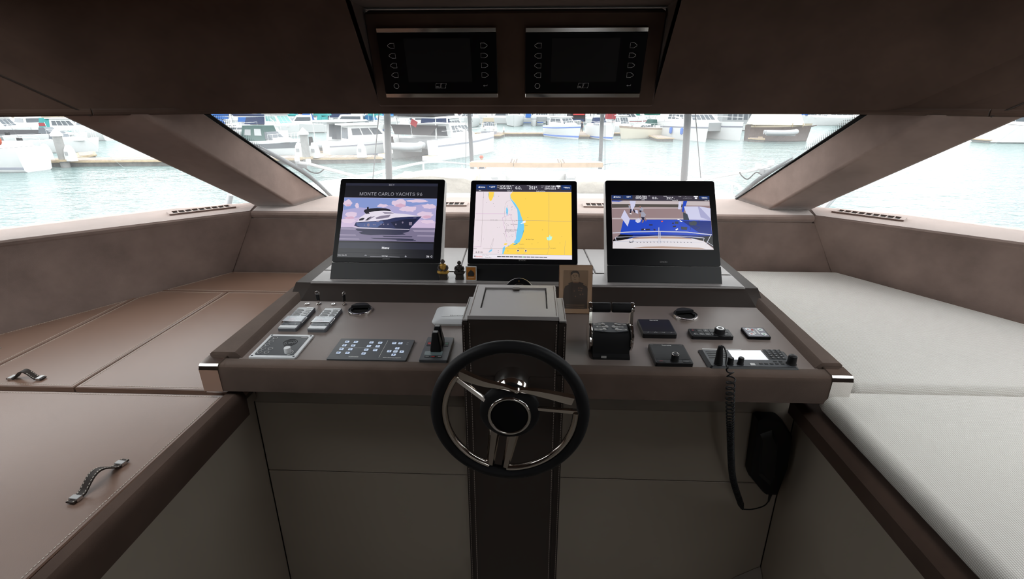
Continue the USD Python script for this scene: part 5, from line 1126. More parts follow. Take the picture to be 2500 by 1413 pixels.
for q in secs:
    s_ = obj('table_section', prism(q, .735, .80), 'teak_edge', tb); q2 = Polygon(q).buffer(-.012, join_style=2)
    obj('teak_top', prism(list(q2.exterior.coords)[:-1], .80, .806), 'teak', s_)
for x in (-.22, -.30, .43, .51): obj('inlay_strip', box(.022, .54, .002, (x, 8.14, .806)), 'wood_dark', tb)
for x in (-.5, .66): obj('leg', cyl(.05, .484, (x, 8.12, .251), 16), 'aluminium', tb)
pp_ = {'left_rear': ((945, 270), (950, 447), 4.6, .034), 'left_front': ((1145, 268), (1153, 410), 9.5, .042), 'right_front': ((1471, 268), (1465, 412), 9.5, .042), 'right_rear': ((1680, 272), (1669, 452), 4.6, .034)}
for (nm, (a, b, y, r)), lab in zip(pp_.items(), ('grey sunshade pole standing behind the left screen', 'grey sunshade pole at the left end of the deck table', 'grey sunshade pole at the right end of the deck table', 'grey sunshade pole standing behind the right screen')):
    P, Q = at_y(*a, y), at_y(*b, y); d_ = (P - Q) / (P - Q)[2]
    Q0 = Q + d_ * (.90 - Q[2] if y < 5 else -.0 + .251 - Q[2]); top = Q + d_ * 1.7
    t = thing('sunshade_pole', lab, 'pole', Q0)
    obj('shaft', tube([(0, 0, 0), top - Q0], r * .85, 14), 'pole_grey', t, 50); obj('foot_socket', cyl(r * 1.5, .05, n=16), 'aluminium', t, 40)
for a, b, y, lab in (((926, 268), (910, 440), 5.0, 'thin dark stay line left of the left rear pole'), ((1138, 268), (1137, 410), 9.3, 'thin dark stay line beside the left front pole'), ((1477, 268), (1477, 408), 9.3, 'thin dark stay line beside the right front pole'), ((1697, 270), (1711, 436), 5.0, 'thin dark stay line right of the right rear pole')):
    P, Q = at_y(*a, y), at_y(*b, y); d_ = (P - Q) / (P - Q)[2]; Q = Q + d_ * (.251 - Q[2])
    obj('stay_line', tube([Q, P + d_ * .6], .0045, 6), 'pole_grey', None, 60, lab, 'rope')
def rail(name, label, pts, posts):
    t = thing(name, label, 'rail')
    obj('top_rail', tube(curve([at_y(*p) for p in pts], 6), .02, 10), 'chrome_white', t, 60)
    for (px, py, y) in posts:
        p = at_y(px, py, y); obj('post', tube([p, (p[0], p[1], .251)], .016, 8), 'chrome_white', t, 60)
rail('bow_rail', 'white tubular bow rail curving along the left edge of the foredeck', [(700, 482, 5.0), (745, 455, 5.6), (760, 450, 5.75), (830, 440, 6.2), (898, 427, 6.8), (935, 418, 7.3), (990, 405, 8.0), (1033, 397, 8.6), (1064, 395, 9.0), (1100, 397, 9.8), (1148, 402, 11)], [(760, 450, 5.75), (936, 418, 7.3), (1033, 397, 8.6), (1128, 400, 10.5)])
rail('bow_rail', 'white tubular bow rail curving along the right edge of the foredeck', [(1471, 402, 11), (1488, 398, 10.5), (1525, 396, 9.4), (1583, 403, 8.5), (1620, 409, 8.0), (1668, 420, 7.4), (1744, 437, 6.4), (1798, 451, 5.9), (1809, 466, 5.8)], [(1488, 398, 10.5), (1583, 403, 8.5), (1683, 423, 7.2), (1790, 450, 5.95)])
for s, a, b, lab in ((-1, (562, 478), (556, 506), 'short steel rail post outside the left window'), (1, (2032, 484), (2008, 512), 'slanted white rail post outside the right window')):
    P, Q = at_y(*a, 3.6), at_y(*b, 3.6); d_ = Q - P; P = P - d_ * .1; Q = Q + d_ * ((.251 - Q[2]) / d_[2])
    obj('rail_post', tube([P, Q], .022, 8), 'chrome_white', None, 60, lab, 'rail')
# windshield wipers on the outside of the glass
GP, GN = np.array([0, 2.95, 1.175]), np.array([0, .48, .75])
def G(px, py, off=.0): return at_plane(px, py, GP + n_g * off, GN)
def wiper(label, blade, hub, arm, hose, clamps):
    t = thing('windshield_wiper', label, 'wiper')
    b = curve([G(*p) for p in blade], 8); k = len(b)
    obj('blade', tube(b, np.interp(np.linspace(0, 1, k), [0, .5, 1], [.004, .011, .004]), 8), 'wiper_grey', t, 60)
    obj('rubber_strip', tube(b - n_g * .012, .004, 6), 'black_rubber', t, 60)
    h = G(*hub, .02); obj('pivot_block', mv(box(.05, .035, .03, c=.004), h, rz=30), 'gelcoat_grey', t)
    obj('arm', tube([G(*p, .03) for p in arm], .0085, 10), 'white_plastic', t, 60)
    for c in clamps:
        obj('clamp', mv(box(.026, .026, .03, c=.004), G(*c, .028), rz=25), 'white_plastic', t)
    obj('hose', tube(curve([G(*p, .025) for p in hose], 8), .0035, 6), 'black_rubber', t, 60)
wiper('grey wiper blade with white arm along the left edge of the windshield', [(625, 353), (672, 378), (735, 415), (775, 445), (812, 480)], (738, 410), [(722, 396), (757, 401), (905, 440), (960, 455)], [(742, 408), (760, 420), (778, 422), (792, 412)], [(726, 395), (754, 402)])
wiper('grey wiper blade with white arm along the right edge of the windshield', [(1935, 385), (1895, 408), (1855, 435), (1820, 462), (1795, 480)], (1866, 425), [(1884, 404), (1850, 413), (1690, 442), (1640, 452)], [(1862, 428), (1846, 421), (1826, 437), (1812, 430), (1806, 421)], [(1881, 405), (1850, 413)])

# ================================================================== the marina
WZ = -3.6
def Wp(px, row): return at_z(px, row, WZ)
class Boat:
    def __init__(self, name, label, pos, head, group=None, cat_='boat'):
        self.t = thing(name, label, cat_, (pos[0], pos[1], WZ), rz=head, group=group)
    def p(self, name, m, mt, smooth=30, parent=None, label=None): return obj(name, m, mt, parent or self.t, smooth, label)
def hull_m(L, B, H, stern=.85, rake=.10, sheer=.25, n=11, y0=0, z0=-.35):
    R_ = []
    for i in range(n):
        s = i / (n - 1); b = B / 2 * (stern + (1 - stern) * min(1, s / .4)) * max(.02, 1 - max(0, (s - .45) / .55) ** 2.1); h = H * (1 + sheer * s * s)
        x = (s - .5) * L; rk = rake * L * s ** 4
        R_.append([(x + rk, y0 + b, h), (x + rk * .3, y0 + b * .84, .12), (x, y0 + b * .3, z0), (x, y0 - b * .3, z0), (x + rk * .3, y0 - b * .84, .12), (x + rk, y0 - b, h)])
    return loft(R_)
def stripe_m(L, B, H, z0, z1, stern=.85, rake=.10, sheer=.25, n=11, y0=0):
    out = []
    for sg in (-1, 1):
        R_ = []
        for i in range(n):
            s = i / (n - 1); b = B / 2 * (stern + (1 - stern) * min(1, s / .4)) * max(.02, 1 - max(0, (s - .45) / .55) ** 2.1); h = H * (1 + sheer * s * s); rk = rake * L * s ** 4
            def at(z): 
                f = (z * (1 + sheer * s * s) - .12) / (h - .12); return ((s - .5) * L + rk * (.3 + .7 * f), y0 + sg * (b * (.84 + .16 * f) + .015), z * (1 + sheer * s * s))
            a, c = at(z0), at(z1); R_.append([a, c, (c[0], c[1] - sg * .03, c[2]), (a[0], a[1] - sg * .03, a[2])])
        out.append(loft(R_))
    return out
class Fr:
    """A tapered deckhouse: base x0..x1, half width w, z0..z1, drawn in at back, front and sides."""
    def __init__(self, x0, x1, w, z0, z1, fb=.1, ff=.4, ws=.88, y0=0):
        self.b = [np.array(q, float) for q in ((x0, y0 + w, z0), (x1, y0 + w * .92, z0), (x1, y0 - w * .92, z0), (x0, y0 - w, z0))]
        self.t = [np.array(q, float) for q in ((x0 + fb, y0 + w * ws, z1), (x1 - ff, y0 + w * ws * .9, z1), (x1 - ff, y0 - w * ws * .9, z1), (x0 + fb, y0 - w * ws, z1))]
    def mesh(self): return loft([self.b, self.t])
    def face(self, k, u0, u1, v0, v1, d=.03):
        i, j = {'left': (0, 1), 'right': (2, 3), 'front': (1, 2), 'back': (3, 0)}[k], 0
        def at(u, v):
            a = self.b[i[0]] + (self.b[i[1]] - self.b[i[0]]) * u; c = self.t[i[0]] + (self.t[i[1]] - self.t[i[0]]) * u; return a + (c - a) * v
        q = [at(u0, v0), at(u1, v0), at(u1, v1), at(u0, v1)]
        n_ = np.cross(q[1] - q[0], q[3] - q[0]); n_ /= np.linalg.norm(n_); c = sum(self.b + self.t) / 8
        if n_ @ (q[0] - c) < 0: n_ = -n_
        return slab([x - n_ * d * .3 for x in q], n_ * d * .8)
def windows(b, fr, faces, n, v0=.4, v1=.8, m='tinted_window', gap=.03, u0=.08, u1=.92, parent=None):
    for k in faces:
        w = (u1 - u0) / n
        for i in range(n): b.p('window', fr.face(k, u0 + i * w + gap / 2, u0 + (i + 1) * w - gap / 2, v0, v1), m, False, parent)
def rails(b, L, B, H, x0=-.1, x1=.48, sheer=.25):
    for sg in (-1, 1):
        pts = []
        for u in np.linspace(x0, x1, 6):
            s = u + .5; w = B / 2 * max(.05, 1 - max(0, (s - .45) / .55) ** 2.1) * .94; pts.append((u * L + .08 * L * s ** 4, sg * w, H * (1 + sheer * s * s) + .6))
        b.p('rail', tube(curve(pts, 3), .025, 5), 'aluminium', 60)
        for q in pts[::1]: b.p('rail_post', tube([(q[0], q[1], q[2] - .6), q], .018, 4), 'aluminium')
def motor_yacht(b, L, B, H, hull='gelcoat', stripe=None, fly=True, canvas=None, win='tinted_window', rail=True, nwin=4, cabin_h=1.7, platform=True):
    b.p('hull', hull_m(L, B, H), hull)
    if stripe:
        for q in stripe_m(L, B, H, H * .12, H * .24): b.p('boot_stripe', q, stripe)
        for q in stripe_m(L, B, H, H * .78, H * .86): b.p('side_stripe', q, stripe)
    z = H * 1.03
    fr = Fr(-L * .28, L * .24, B * .40, z, z + cabin_h, .1, cabin_h * 1.0, .86); c_ = b.p('cabin', fr.mesh(), 'gelcoat')
    windows(b, fr, ('left', 'right'), nwin, .42, .82, win); windows(b, fr, ('front',), 3, .25, .85, win); windows(b, fr, ('back',), 2, .2, .85, win)
    b.p('roof', Fr(-L * .33, L * .24 - cabin_h * .8, B * .41, z + cabin_h, z + cabin_h + .14, 0, .2, .96).mesh(), 'gelcoat')
    fore = Fr(L * .14, L * .40, B * .30, z + .05, z + .55, 0, L * .10, .7); b.p('foredeck_trunk', fore.mesh(), 'gelcoat')
    if fly:
        f2 = Fr(-L * .26, L * .08, B * .36, z + cabin_h + .14, z + cabin_h + .75, 0, .6, .95); b.p('flybridge', f2.mesh(), 'gelcoat')
        w2 = Fr(-L * .02, L * .05, B * .28, z + cabin_h + .75, z + cabin_h + 1.1, .1, .35, .9); b.p('windscreen', w2.mesh(), win)
        for sg in (-1, 1): b.p('arch_leg', tube([(-L * .2, sg * B * .33, z + cabin_h + .7), (-L * .12, sg * B * .28, z + cabin_h + 1.9)], .08, 6), 'gelcoat')
        b.p('arch_top', box(.4, B * .60, .12, (-L * .12, 0, z + cabin_h + 1.85)), 'gelcoat')
    if canvas:
        zc2 = z + cabin_h + (1.95 if fly else .2)
        if fly: b.p('bimini', Fr(-L * .24, L * .06, B * .38, zc2, zc2 + .3, .3, .3, .8).mesh(), canvas)
        else: b.p('canopy', Fr(-L * .46, -L * .26, B * .40, z + .3, z + cabin_h + .1, .3, .05, .9).mesh(), canvas)
    if platform: b.p('swim_platform', box(.9, B * .8, .12, (-L * .5 - .4, 0, .35)), 'teak')
    if rail: rails(b, L, B, H)
def spar(b, x, h, z0, boom, cover, boom_z=1.6, mm='aluminium', B=3):
    b.p('mast', tube([(x, 0, z0), (x, 0, z0 + h)], .085, 8), mm, 60)
    bz = z0 + boom_z
    b.p('boom', tube([(x, 0, bz), (x - boom, 0, bz + .1)], .06, 6), mm, 60)
    if cover: b.p('sail_cover', tube([(x + .05, 0, bz + .75), (x - boom * .12, 0, bz + .34), (x - boom * .6, 0, bz + .25), (x - boom, 0, bz + .16)], [.12, .24, .2, .1], 8), cover, 60)
    b.p('spreader', tube([(x, -.9, z0 + h * .5), (x, .9, z0 + h * .5)], .03, 5), mm)
    for q in ((x + h * .32, 0), (x - boom * 1.35, 0), (x - .2, B * .46), (x - .2, -B * .46)): b.p('stay', tube([(q[0], q[1], z0 + .1), (x, 0, z0 + h * .97)], .014, 4), 'pole_grey')
def sailboat(b, L, B, H, hull='gelcoat', stripe='stripe_blue', cover='blue_canvas', mast=13, bimini=None, dodger=None, trim=None, deck_mat='gelcoat'):
    b.p('hull', hull_m(L, B, H, .65, .08, .3), hull)
    if stripe:
        for q in stripe_m(L, B, H, H * .12, H * .22, .65, .08, .3): b.p('boot_stripe', q, stripe)
    if trim:
        for q in stripe_m(L, B, H, H * .84, H * 1.0, .65, .08, .3): b.p('toe_rail', q, trim)
    z = H * 1.04; fr = Fr(-L * .12, L * .26, B * .30, z, z + .55, .1, .9, .85); b.p('cabin_trunk', fr.mesh(), deck_mat); windows(b, fr, ('left', 'right'), 4, .3, .75)
    b.p('cockpit_coaming', Fr(-L * .40, -L * .13, B * .34, z - .05, z + .35, .1, .1, .85).mesh(), deck_mat)
    spar(b, L * .08, mast, z + .5, L * .38, cover, 1.3, B=B)
    if dodger: b.p('dodger', Fr(-L * .17, -L * .04, B * .30, z + .45, z + 1.25, .05, .5, .85).mesh(), dodger)
    if bimini:
        b.p('bimini', Fr(-L * .40, -L * .20, B * .34, z + 1.85, z + 2.1, .15, .15, .8).mesh(), bimini)
        for sx in (-L * .39, -L * .21):
            for sg in (-1, 1): b.p('bimini_pole', tube([(sx, sg * B * .32, z + .3), (sx, sg * B * .30, z + 1.9)], .022, 4), 'aluminium')
    rails(b, L, B, H, -.40, .46, .3)
def catamaran(b, L, B, H, hull='gelcoat', stripe='stripe_grey', cover='navy_canvas', mast=16, awning=None, hb=1.7, win='tinted_window', steps=True):
    for sg in (-1, 1):
        y = sg * (B - hb) / 2
        b.p('hull', hull_m(L, hb, H, .75, .02, .12, 11, y), hull)
        for q in stripe_m(L, hb, H, H * .70, H * .78, .75, .02, .12, 11, y): b.p('side_stripe', q, stripe)
        if steps:
            b.p('swim_step', span((-L * .5 - .95, y - hb * .36, .12), (-L * .5 + .02, y + hb * .36, .55), .03), hull); b.p('teak_step', box(.85, hb * .6, .02, (-L * .5 - .48, y, .55)), 'teak')
            b.p('stern_stair', Fr(-L * .5 - .02, -L * .5 + .5, hb * .33, .5, H, .3, 0, 1, y).mesh(), 'gelcoat_grey')
    b.p('bridge_deck', span((-L * .42, -(B - hb) / 2, H * .52), (L * .26, (B - hb) / 2, H * 1.05), .05), 'gelcoat_grey')
    fr = Fr(-L * .2, L * .22, B * .36, H * 1.05, H * 1.05 + 1.25, .1, 1.3, .86); b.p('cabin', fr.mesh(), 'gelcoat')
    windows(b, fr, ('left', 'right'), 5, .35, .85, win); windows(b, fr, ('front',), 5, .3, .85, win); windows(b, fr, ('back',), 3, .1, .85, win)
    b.p('hardtop', Fr(-L * .42, -L * .02, B * .36, H * 1.05 + 1.85, H * 1.05 + 2.0, .1, .4, .95).mesh(), 'gelcoat')
    for sg in (-1, 1): b.p('hardtop_post', tube([(-L * .40, sg * B * .32, H), (-L * .40, sg * B * .33, H * 1.05 + 1.9)], .05, 6), 'gelcoat')
    if awning:
        a_ = H * 1.05
        b.p('awning', slab([(-L * .43, -B * .40, a_ + 1.25), (-L * .43, B * .40, a_ + 1.25), (-L * .46, B * .30, a_ + .35), (-L * .46, -B * .30, a_ + .35)], (.05, 0, 0)), awning)
        b.p('awning', Fr(-L * .43, -L * .1, B * .34, a_ + 2.05, a_ + 3.2, .0, .1, .9).mesh(), awning)
    spar(b, L * .06, mast, H * 1.05 + 1.3, L * .40, cover, 1.9, B=B)
    for sg in (-1, 1): rails_x = b.p('rail', tube(curve([(u * L, sg * B * .48, H * 1.1 + .65) for u in np.linspace(-.45, .45, 5)], 2), .025, 5), 'aluminium', 60)
def runabout(b, L, B, H, hull='gelcoat', canopy='dark_green_canvas', lower=None, clear=True, stripe=None):
    b.p('hull', hull_m(L, B, H, .9, .08, .3), hull)
    if lower:
        for q in stripe_m(L, B, H, .16, H * .6, .9, .08, .3): b.p('lower_hull', q, lower)
    if stripe:
        for q in stripe_m(L, B, H, H * .45, H * .8, .9, .08, .3): b.p('side_window', q, stripe)
    z = H * 1.03; b.p('foredeck', Fr(L * .0, L * .42, B * .36, z, z + .35, 0, L * .16, .7).mesh(), 'gelcoat')
    w = Fr(-L * .02, L * .14, B * .36, z + .2, z + .95, .1, .8, .85); b.p('windscreen', w.mesh(), 'tinted_window')
    if canopy:
        c_ = Fr(-L * .44, L * .03, B * .40, z + .05, z + 1.55, .3, .35, .78); k = b.p('canopy', c_.mesh(), canopy)
        if clear:
            for f_ in ('left', 'right'): b.p('canopy_window', c_.face(f_, .12, .42, .35, .8), 'inflatable', False, k); b.p('canopy_window', c_.face(f_, .58, .85, .35, .75), 'gelcoat_grey', False, k)
    b.p('outboard', Fr(-L * .5 - .5, -L * .5, .22, .1, z + .35, .1, .05, .8).mesh(), 'black_plastic')
    rails(b, L, B, H, .1, .46, .3)
def dinghy(b, L, B, z=0.0, motor=True):
    r = B * .2
    pts = [(-L * .5, B * .5 - r, z + r), (L * .15, B * .5 - r, z + r), (L * .40, B * .26, z + r * 1.3), (L * .5 - r, 0, z + r * 1.6), (L * .40, -B * .26, z + r * 1.3), (L * .15, -B * .5 + r, z + r), (-L * .5, -B * .5 + r, z + r)]
    b.p('tube', tube(curve(pts, 5), r, 10), 'inflatable', 60); b.p('floor', hull_m(L * .86, B * .62, r * 1.1, .9, .05, .2, 7, 0, -.1 ) if z == 0 else mv(hull_m(L * .86, B * .62, r * 1.1, .9, .05, .2, 7, 0, -.15), (0, 0, z)), 'gelcoat_grey')
    b.p('thwart', box(.22, B * .6, .05, (-.1, 0, z + r * 1.5)), 'gelcoat')
    if motor:
        b.p('outboard', Fr(-L * .5 - .38, -L * .5 + .05, .16, z + .25, z + r * 2 + .55, .06, .05, .85).mesh(), 'black_plastic')
def stern_at(px, row, L, head):
    a = math.radians(head); return Wp(px, row) + np.array([math.cos(a), math.sin(a), 0]) * L / 2
def bow_at(px, row, L, head):
    a = math.radians(head); return Wp(px, row) - np.array([math.cos(a), math.sin(a), 0]) * L / 2

# ---- left window
b = Boat('sailing_boat', 'large white sailboat with rounded stern, nearest boat at the far left of the left window', stern_at(96, 417, 13, 176), 176); sailboat(b, 13, 4.2, 1.85, stripe='stripe_grey', cover='sky_blue_canvas', mast=15); b.p('life_ring', mv(tube([(.3 * math.cos(a), 0, .3 * math.sin(a)) for a in np.arange(0, 6.2, .4)], .08, 6, True), (-5.6, 1.7, 2.5)), 'orange', 60)
b = Boat('speedboat', 'white speedboat with sharp bow behind the white capped pile, left window', Wp(150, 371), 3); runabout(b, 8, 2.6, 1.25, canopy=None, clear=False)
b = Boat('motor_yacht', 'white motor boat with a teal stripe, in the left window beside the pillar', Wp(185, 337), 5); motor_yacht(b, 9, 3, 1.2, stripe='stripe_teal', fly=False, canvas='teal_canvas')
b = Boat('motor_yacht', 'white cabin boat low at the left edge of the left window', Wp(15, 336), -8); motor_yacht(b, 9, 3.2, 1.3, fly=False)
b = Boat('covered_boat', 'boat under a long black tarpaulin with a small flag, left window', Wp(66, 343), 4); b.p('hull', hull_m(9, 2.6, .9), 'gelcoat_grey'); b.p('tarpaulin', Fr(-4.2, 4.2, 1.2, .9, 1.5, .3, .9, .3).mesh(), 'black_canvas'); b.p('flagpole', tube([(3.5, 0, 1), (3.3, 0, 2.6)], .03, 5), 'aluminium'); b.p('flag', box(.9, .04, .5, (2.85, 0, 2.0)), 'red_canvas')
b = Boat('work_barge', 'long dark flat barge moored below the sand bank', Wp(62, 319), 0); b.p('hull', hull_m(11, 3, 1.0, .9, .05, .1), 'wood_dark'); b.p('deck_house', Fr(-4, -2, 1, 1.0, 2.4, .1, .1, .9).mesh(), 'gelcoat')
b = Boat('speedboat', 'white open boat with long pointed bow, second row in the left window', Wp(120, 352), 8); runabout(b, 9, 2.8, 1.2, canopy=None, clear=False)
sx, sy = Wp(140, 306)[:2]
v = np.array([(x, y) for x in np.linspace(-60, 60, 41) for y in np.linspace(-18, 18, 13)]); zz_ = 7.5 * np.exp(-(v[:, 0] / 42) ** 2 - (v[:, 1] / 13) ** 2) + 1.6 * (meshkit.fbm(np.c_[v * .12, v[:, 0] * 0], 4, 2) - .5); 
fcs = [(i * 13 + j, (i + 1) * 13 + j, (i + 1) * 13 + j + 1, i * 13 + j + 1) for i in range(40) for j in range(12)]
obj('sand_bank', mv(trimesh.Trimesh(*meshkit.arrays((np.c_[v, zz_ - .8], fcs))[:2], process=False), (sx - 20, sy + 30, WZ)), 'sand', None, 60, 'low brown sand and rubble bank on the far shore at the left', 'shore', None, 'stuff')
for px in (47, 57):
    q = at_y(px, 297, 150.0)
    obj('storage_bin', mv(Fr(-.65, .65, .6, 0, 1.5, -.1, -.1, 1.1).mesh(), (q[0], q[1], q[2])), 'blue_canvas', None, False, 'blue bin on the far shore, %s of the pair' % ('left' if px < 50 else 'right'), 'bin')

# ---- seen through the windshield, from left to right
b = Boat('sailing_boat', 'white sailboat with a bright blue sail cover and bimini by the left pillar top', Wp(560, 330), 15); sailboat(b, 9, 3, 1.2, bimini='sky_blue_canvas', dodger='blue_canvas')
b = Boat('sailing_boat', 'long pale hull with no canopy, just behind the green canopied cruiser', Wp(590, 346), 178); sailboat(b, 13, 3.6, 1.5, stripe='stripe_grey', cover='navy_canvas', mast=15)
b = Boat('motor_yacht', 'white sedan cruiser with a wide flat roof and teal windows behind the cruiser', Wp(690, 331), -35); motor_yacht(b, 9.5, 3.6, 1.5, fly=False, win='teal_window', cabin_h=1.9)
b = Boat('cabin_cruiser', 'cabin cruiser under a dark green canopy with clear window, behind the left dock', Wp(668, 376), -18); runabout(b, 7.2, 2.8, 1.35, stripe='tinted_window')
b = Boat('trawler_yacht', 'white trawler with its open stern and hardtop facing us, behind the left dock', stern_at(812, 379, 10, 82), 82); motor_yacht(b, 10, 4.4, 1.3, fly=False, cabin_h=2.0)
b.p('cockpit_roof', Fr(-5.2, -2.6, 2.0, 3.35, 3.5, 0, 0, 1).mesh(), 'gelcoat')
for sg in (-1, 1): b.p('roof_post', tube([(-5, sg * 1.8, 1.3), (-5, sg * 1.8, 3.4)], .05, 6), 'gelcoat')
b.p('cockpit_door', box(.06, 1.4, 1.5, (-2.9, .3, 1.5)), 'tinted_window')
b = Boat('inflatable_dinghy', 'grey inflatable dinghy lying on the left dock behind the trawler', Wp(805, 379), 5, cat_='dinghy'); dinghy(b, 3.2, 1.5, .75)
b = Boat('sedan_cruiser', 'white sedan cruiser with dark side stripe, left of the catamaran', Wp(905, 381), 38); motor_yacht(b, 9, 3.1, 1.5, stripe='stripe_grey', fly=False, nwin=3, cabin_h=1.6)
b = Boat('sailing_catamaran', 'white catamaran with black awnings, both sterns towards us, in front of the left pole', stern_at(1003, 391, 12, 66), 66); catamaran(b, 12, 7.0, 1.9, cover='black_canvas', awning='black_canvas')
b.p('flag_staff', tube([(-5.9, -.3, 2.2), (-6.2, -.3, 4.0)], .025, 5), 'aluminium'); b.p('flag', mv(box(.04, .7, .55, (0, 0, 0)), (-6.15, -.65, 3.2), rx=25), 'red_canvas')
b = Boat('inflatable_dinghy', 'grey inflatable dinghy hanging across the stern of the black awned catamaran', stern_at(1003, 391, -.6, 66), 156 - 180, cat_='dinghy'); dinghy(b, 3.6, 1.6, 1.0)
b = Boat('motor_yacht', 'motor yacht wrapped in navy canvas, behind the black awned catamaran', Wp(1098, 347), 70); motor_yacht(b, 10, 3.8, 1.5, canvas='navy_canvas'); b.p('cockpit_canvas', Fr(-4.9, -2.4, 1.7, 1.5, 3.3, .2, 0, .92).mesh(), 'navy_canvas')
b = Boat('motor_yacht', 'white flybridge yacht bow on, above the left front pole', Wp(1146, 309), -92); motor_yacht(b, 12, 4.3, 1.8)
b = Boat('speedboat', 'dark bottomed speedboat with a tan canopy, bow on at the middle dock', Wp(1194, 334), -84); runabout(b, 7.5, 2.8, 1.35, canopy='tan_canvas', lower='stripe_grey', clear=False)
b = Boat('motor_yacht', 'white yacht with a rounded bow facing us, beyond the middle dock', Wp(1257, 306), -90); motor_yacht(b, 13, 4.7, 2.1)
b = Boat('power_catamaran', 'white power catamaran bow on, with three square front windows', Wp(1322, 306), -90); catamaran(b, 11, 5.4, 2.0, cover=None, mast=5, steps=False)
b = Boat('sport_fisher', 'white fishing boat with a blue waterline, at the right end of the middle dock', Wp(1374, 336), -62); motor_yacht(b, 8.6, 3.2, 1.75, stripe='stripe_blue', fly=False, cabin_h=1.3, nwin=2); b.p('radar_mast', tube([(-.5, 0, 3), (-.5, 0, 7)], .06, 6), 'aluminium'); b.p('sail_cover', tube([(-.4, 0, 6.4), (-.5, 0, 4.2)], [.12, .3], 8), 'sky_blue_canvas')
b = Boat('floating_kiosk', 'dark canopied boat with a red sign board, behind the standing person', Wp(1406, 309), -88); b.p('hull', hull_m(9, 4, 1.2, .9), 'gelcoat_grey'); b.p('canopy', Fr(-3.5, 3.0, 1.9, 1.2, 3.8, .1, .1, .95).mesh(), 'black_canvas'); b.p('sign_board', box(.08, 2.6, 1.0, (3.15, .2, 2.6)), 'red_mark'); b.p('roof', Fr(-3.8, 3.3, 2.0, 3.8, 4.0, 0, 0, .95).mesh(), 'gelcoat'); b.p('hull_tarp', box(.2, 3, .6, (3.3, 0, 1.2)), 'navy_canvas')
b = Boat('sailing_boat', 'white sailboat with a navy dodger, bow on behind the right front pole', Wp(1466, 338), -78); sailboat(b, 9.5, 3.6, 1.75, cover='navy_canvas', dodger='navy_canvas', mast=13)
b = Boat('motor_yacht', 'white boat with a long red stripe and red cover, behind the cream sailboat', Wp(1532, 311), 3); motor_yacht(b, 11, 3.6, 1.5, stripe='red_canvas', fly=False, canvas='red_canvas')
b = Boat('cabin_boat', 'small white pilothouse boat left of the cream wooden trimmed sailboat', Wp(1520, 324), -80); motor_yacht(b, 6.5, 2.6, 1.1, fly=False, cabin_h=1.8, nwin=2, rail=False)
b = Boat('sailing_boat', 'cream sailboat with wooden trim and green sail cover, right of the right front pole', Wp(1574, 337), 205); sailboat(b, 8.5, 3.3, 1.5, hull='cream_awning', stripe=None, cover='green_canvas', trim='wood_plank', dodger='dark_green_canvas')
b = Boat('covered_boat', 'boat under a white tent roof, left of the big white catamaran', Wp(1626, 322), -85); b.p('hull', hull_m(8, 3.2, 1.2), 'stripe_grey'); b.p('tent_roof', Fr(-3.6, 2.6, 1.9, 2.2, 3.4, .4, .4, .1).mesh(), 'deck_white')
for sg in (-1, 1):
    for x in (-3.2, 2.2): b.p('tent_pole', tube([(x, sg * 1.5, 1.1), (x, sg * 1.6, 2.3)], .04, 5), 'aluminium')
b = Boat('sailing_catamaran', 'big white catamaran with both bows towards us, right of the right rear pole', bow_at(1764, 345, 14, -66), -66); catamaran(b, 14, 8.2, 2.35, cover='navy_canvas', mast=18, hb=1.9, steps=False)
for sg in (-1,): 
    for x in (.5, 3.0): b.p('fender', mv(lathe([(.05, -.5), (.22, -.35), (.22, .35), (.05, .5)], 12), (x, -4.2, 1.3)), 'stripe_blue', 60)
b = Boat('house_boat', 'white houseboat with two rows of blue windows, behind the big catamaran', Wp(1822, 318), -4); b.p('hull', hull_m(12, 4.4, 1.2, .95, .03, .1), 'gelcoat'); fr = Fr(-5.5, 4.5, 2.0, 1.2, 3.6, .1, .3, .95); b.p('lower_house', fr.mesh(), 'gelcoat_grey'); windows(b, fr, ('left', 'right'), 8, .35, .8); fr = Fr(-5.6, 4.2, 2.1, 3.7, 6.0, .1, .5, .93); b.p('upper_house', fr.mesh(), 'gelcoat'); windows(b, fr, ('left', 'right'), 9, .25, .7, 'teal_window'); b.p('roof', Fr(-6, 4.5, 2.3, 6.0, 6.2, 0, .3, .95).mesh(), 'gelcoat')
b = Boat('wooden_junk', 'dark wooden boat under a large cream awning, right of the big catamaran', Wp(1893, 344), -6); b.p('hull', hull_m(8.2, 3.6, 2.15, .8, .06, .12), 'wood_dark'); b.p('gunwale', cat(*stripe_m(8.2, 3.6, 2.15, 1.95, 2.2, .8, .06, .12)), 'tan_canvas'); b.p('awning', Fr(-3.9, 3.0, 1.75, 2.3, 4.9, .7, .9, .35).mesh(), 'cream_awning'); b.p('bowsprit', tube([(3.8, 0, 1.9), (5.2, 0, 2.2)], .08, 6), 'wood_dark')
for x in (-3.6, -1, 1.4, 2.8): b.p('awning_post', tube([(x, -1.6, 2.0), (x, -1.6, 2.5)], .05, 5), 'wood_yellow')
b = Boat('inflatable_dinghy', 'white inflatable dinghy slung along the side of the dark wooden boat', Wp(1903, 349), -6, cat_='dinghy'); dinghy(b, 4.3, 1.5, 1.1, False)
b = Boat('motor_yacht', 'long white motor yacht in the upper right corner of the windshield', Wp(2035, 306), 182); motor_yacht(b, 14, 4.2, 1.7, canvas='blue_canvas')
b = Boat('motor_yacht', 'large white yacht with purple hull lettering, in the right window', stern_at(2392, 347, 17, -3), -3); motor_yacht(b, 17, 5, 2.3, cabin_h=2.2, nwin=6, platform=True, fly=True)
b.p('hull_lettering', mv(text('WOLF', .75, (0, 0, 0), .03, bold=True), (-2.6, -2.47, .8), rx=90), 'hull_purple', False)
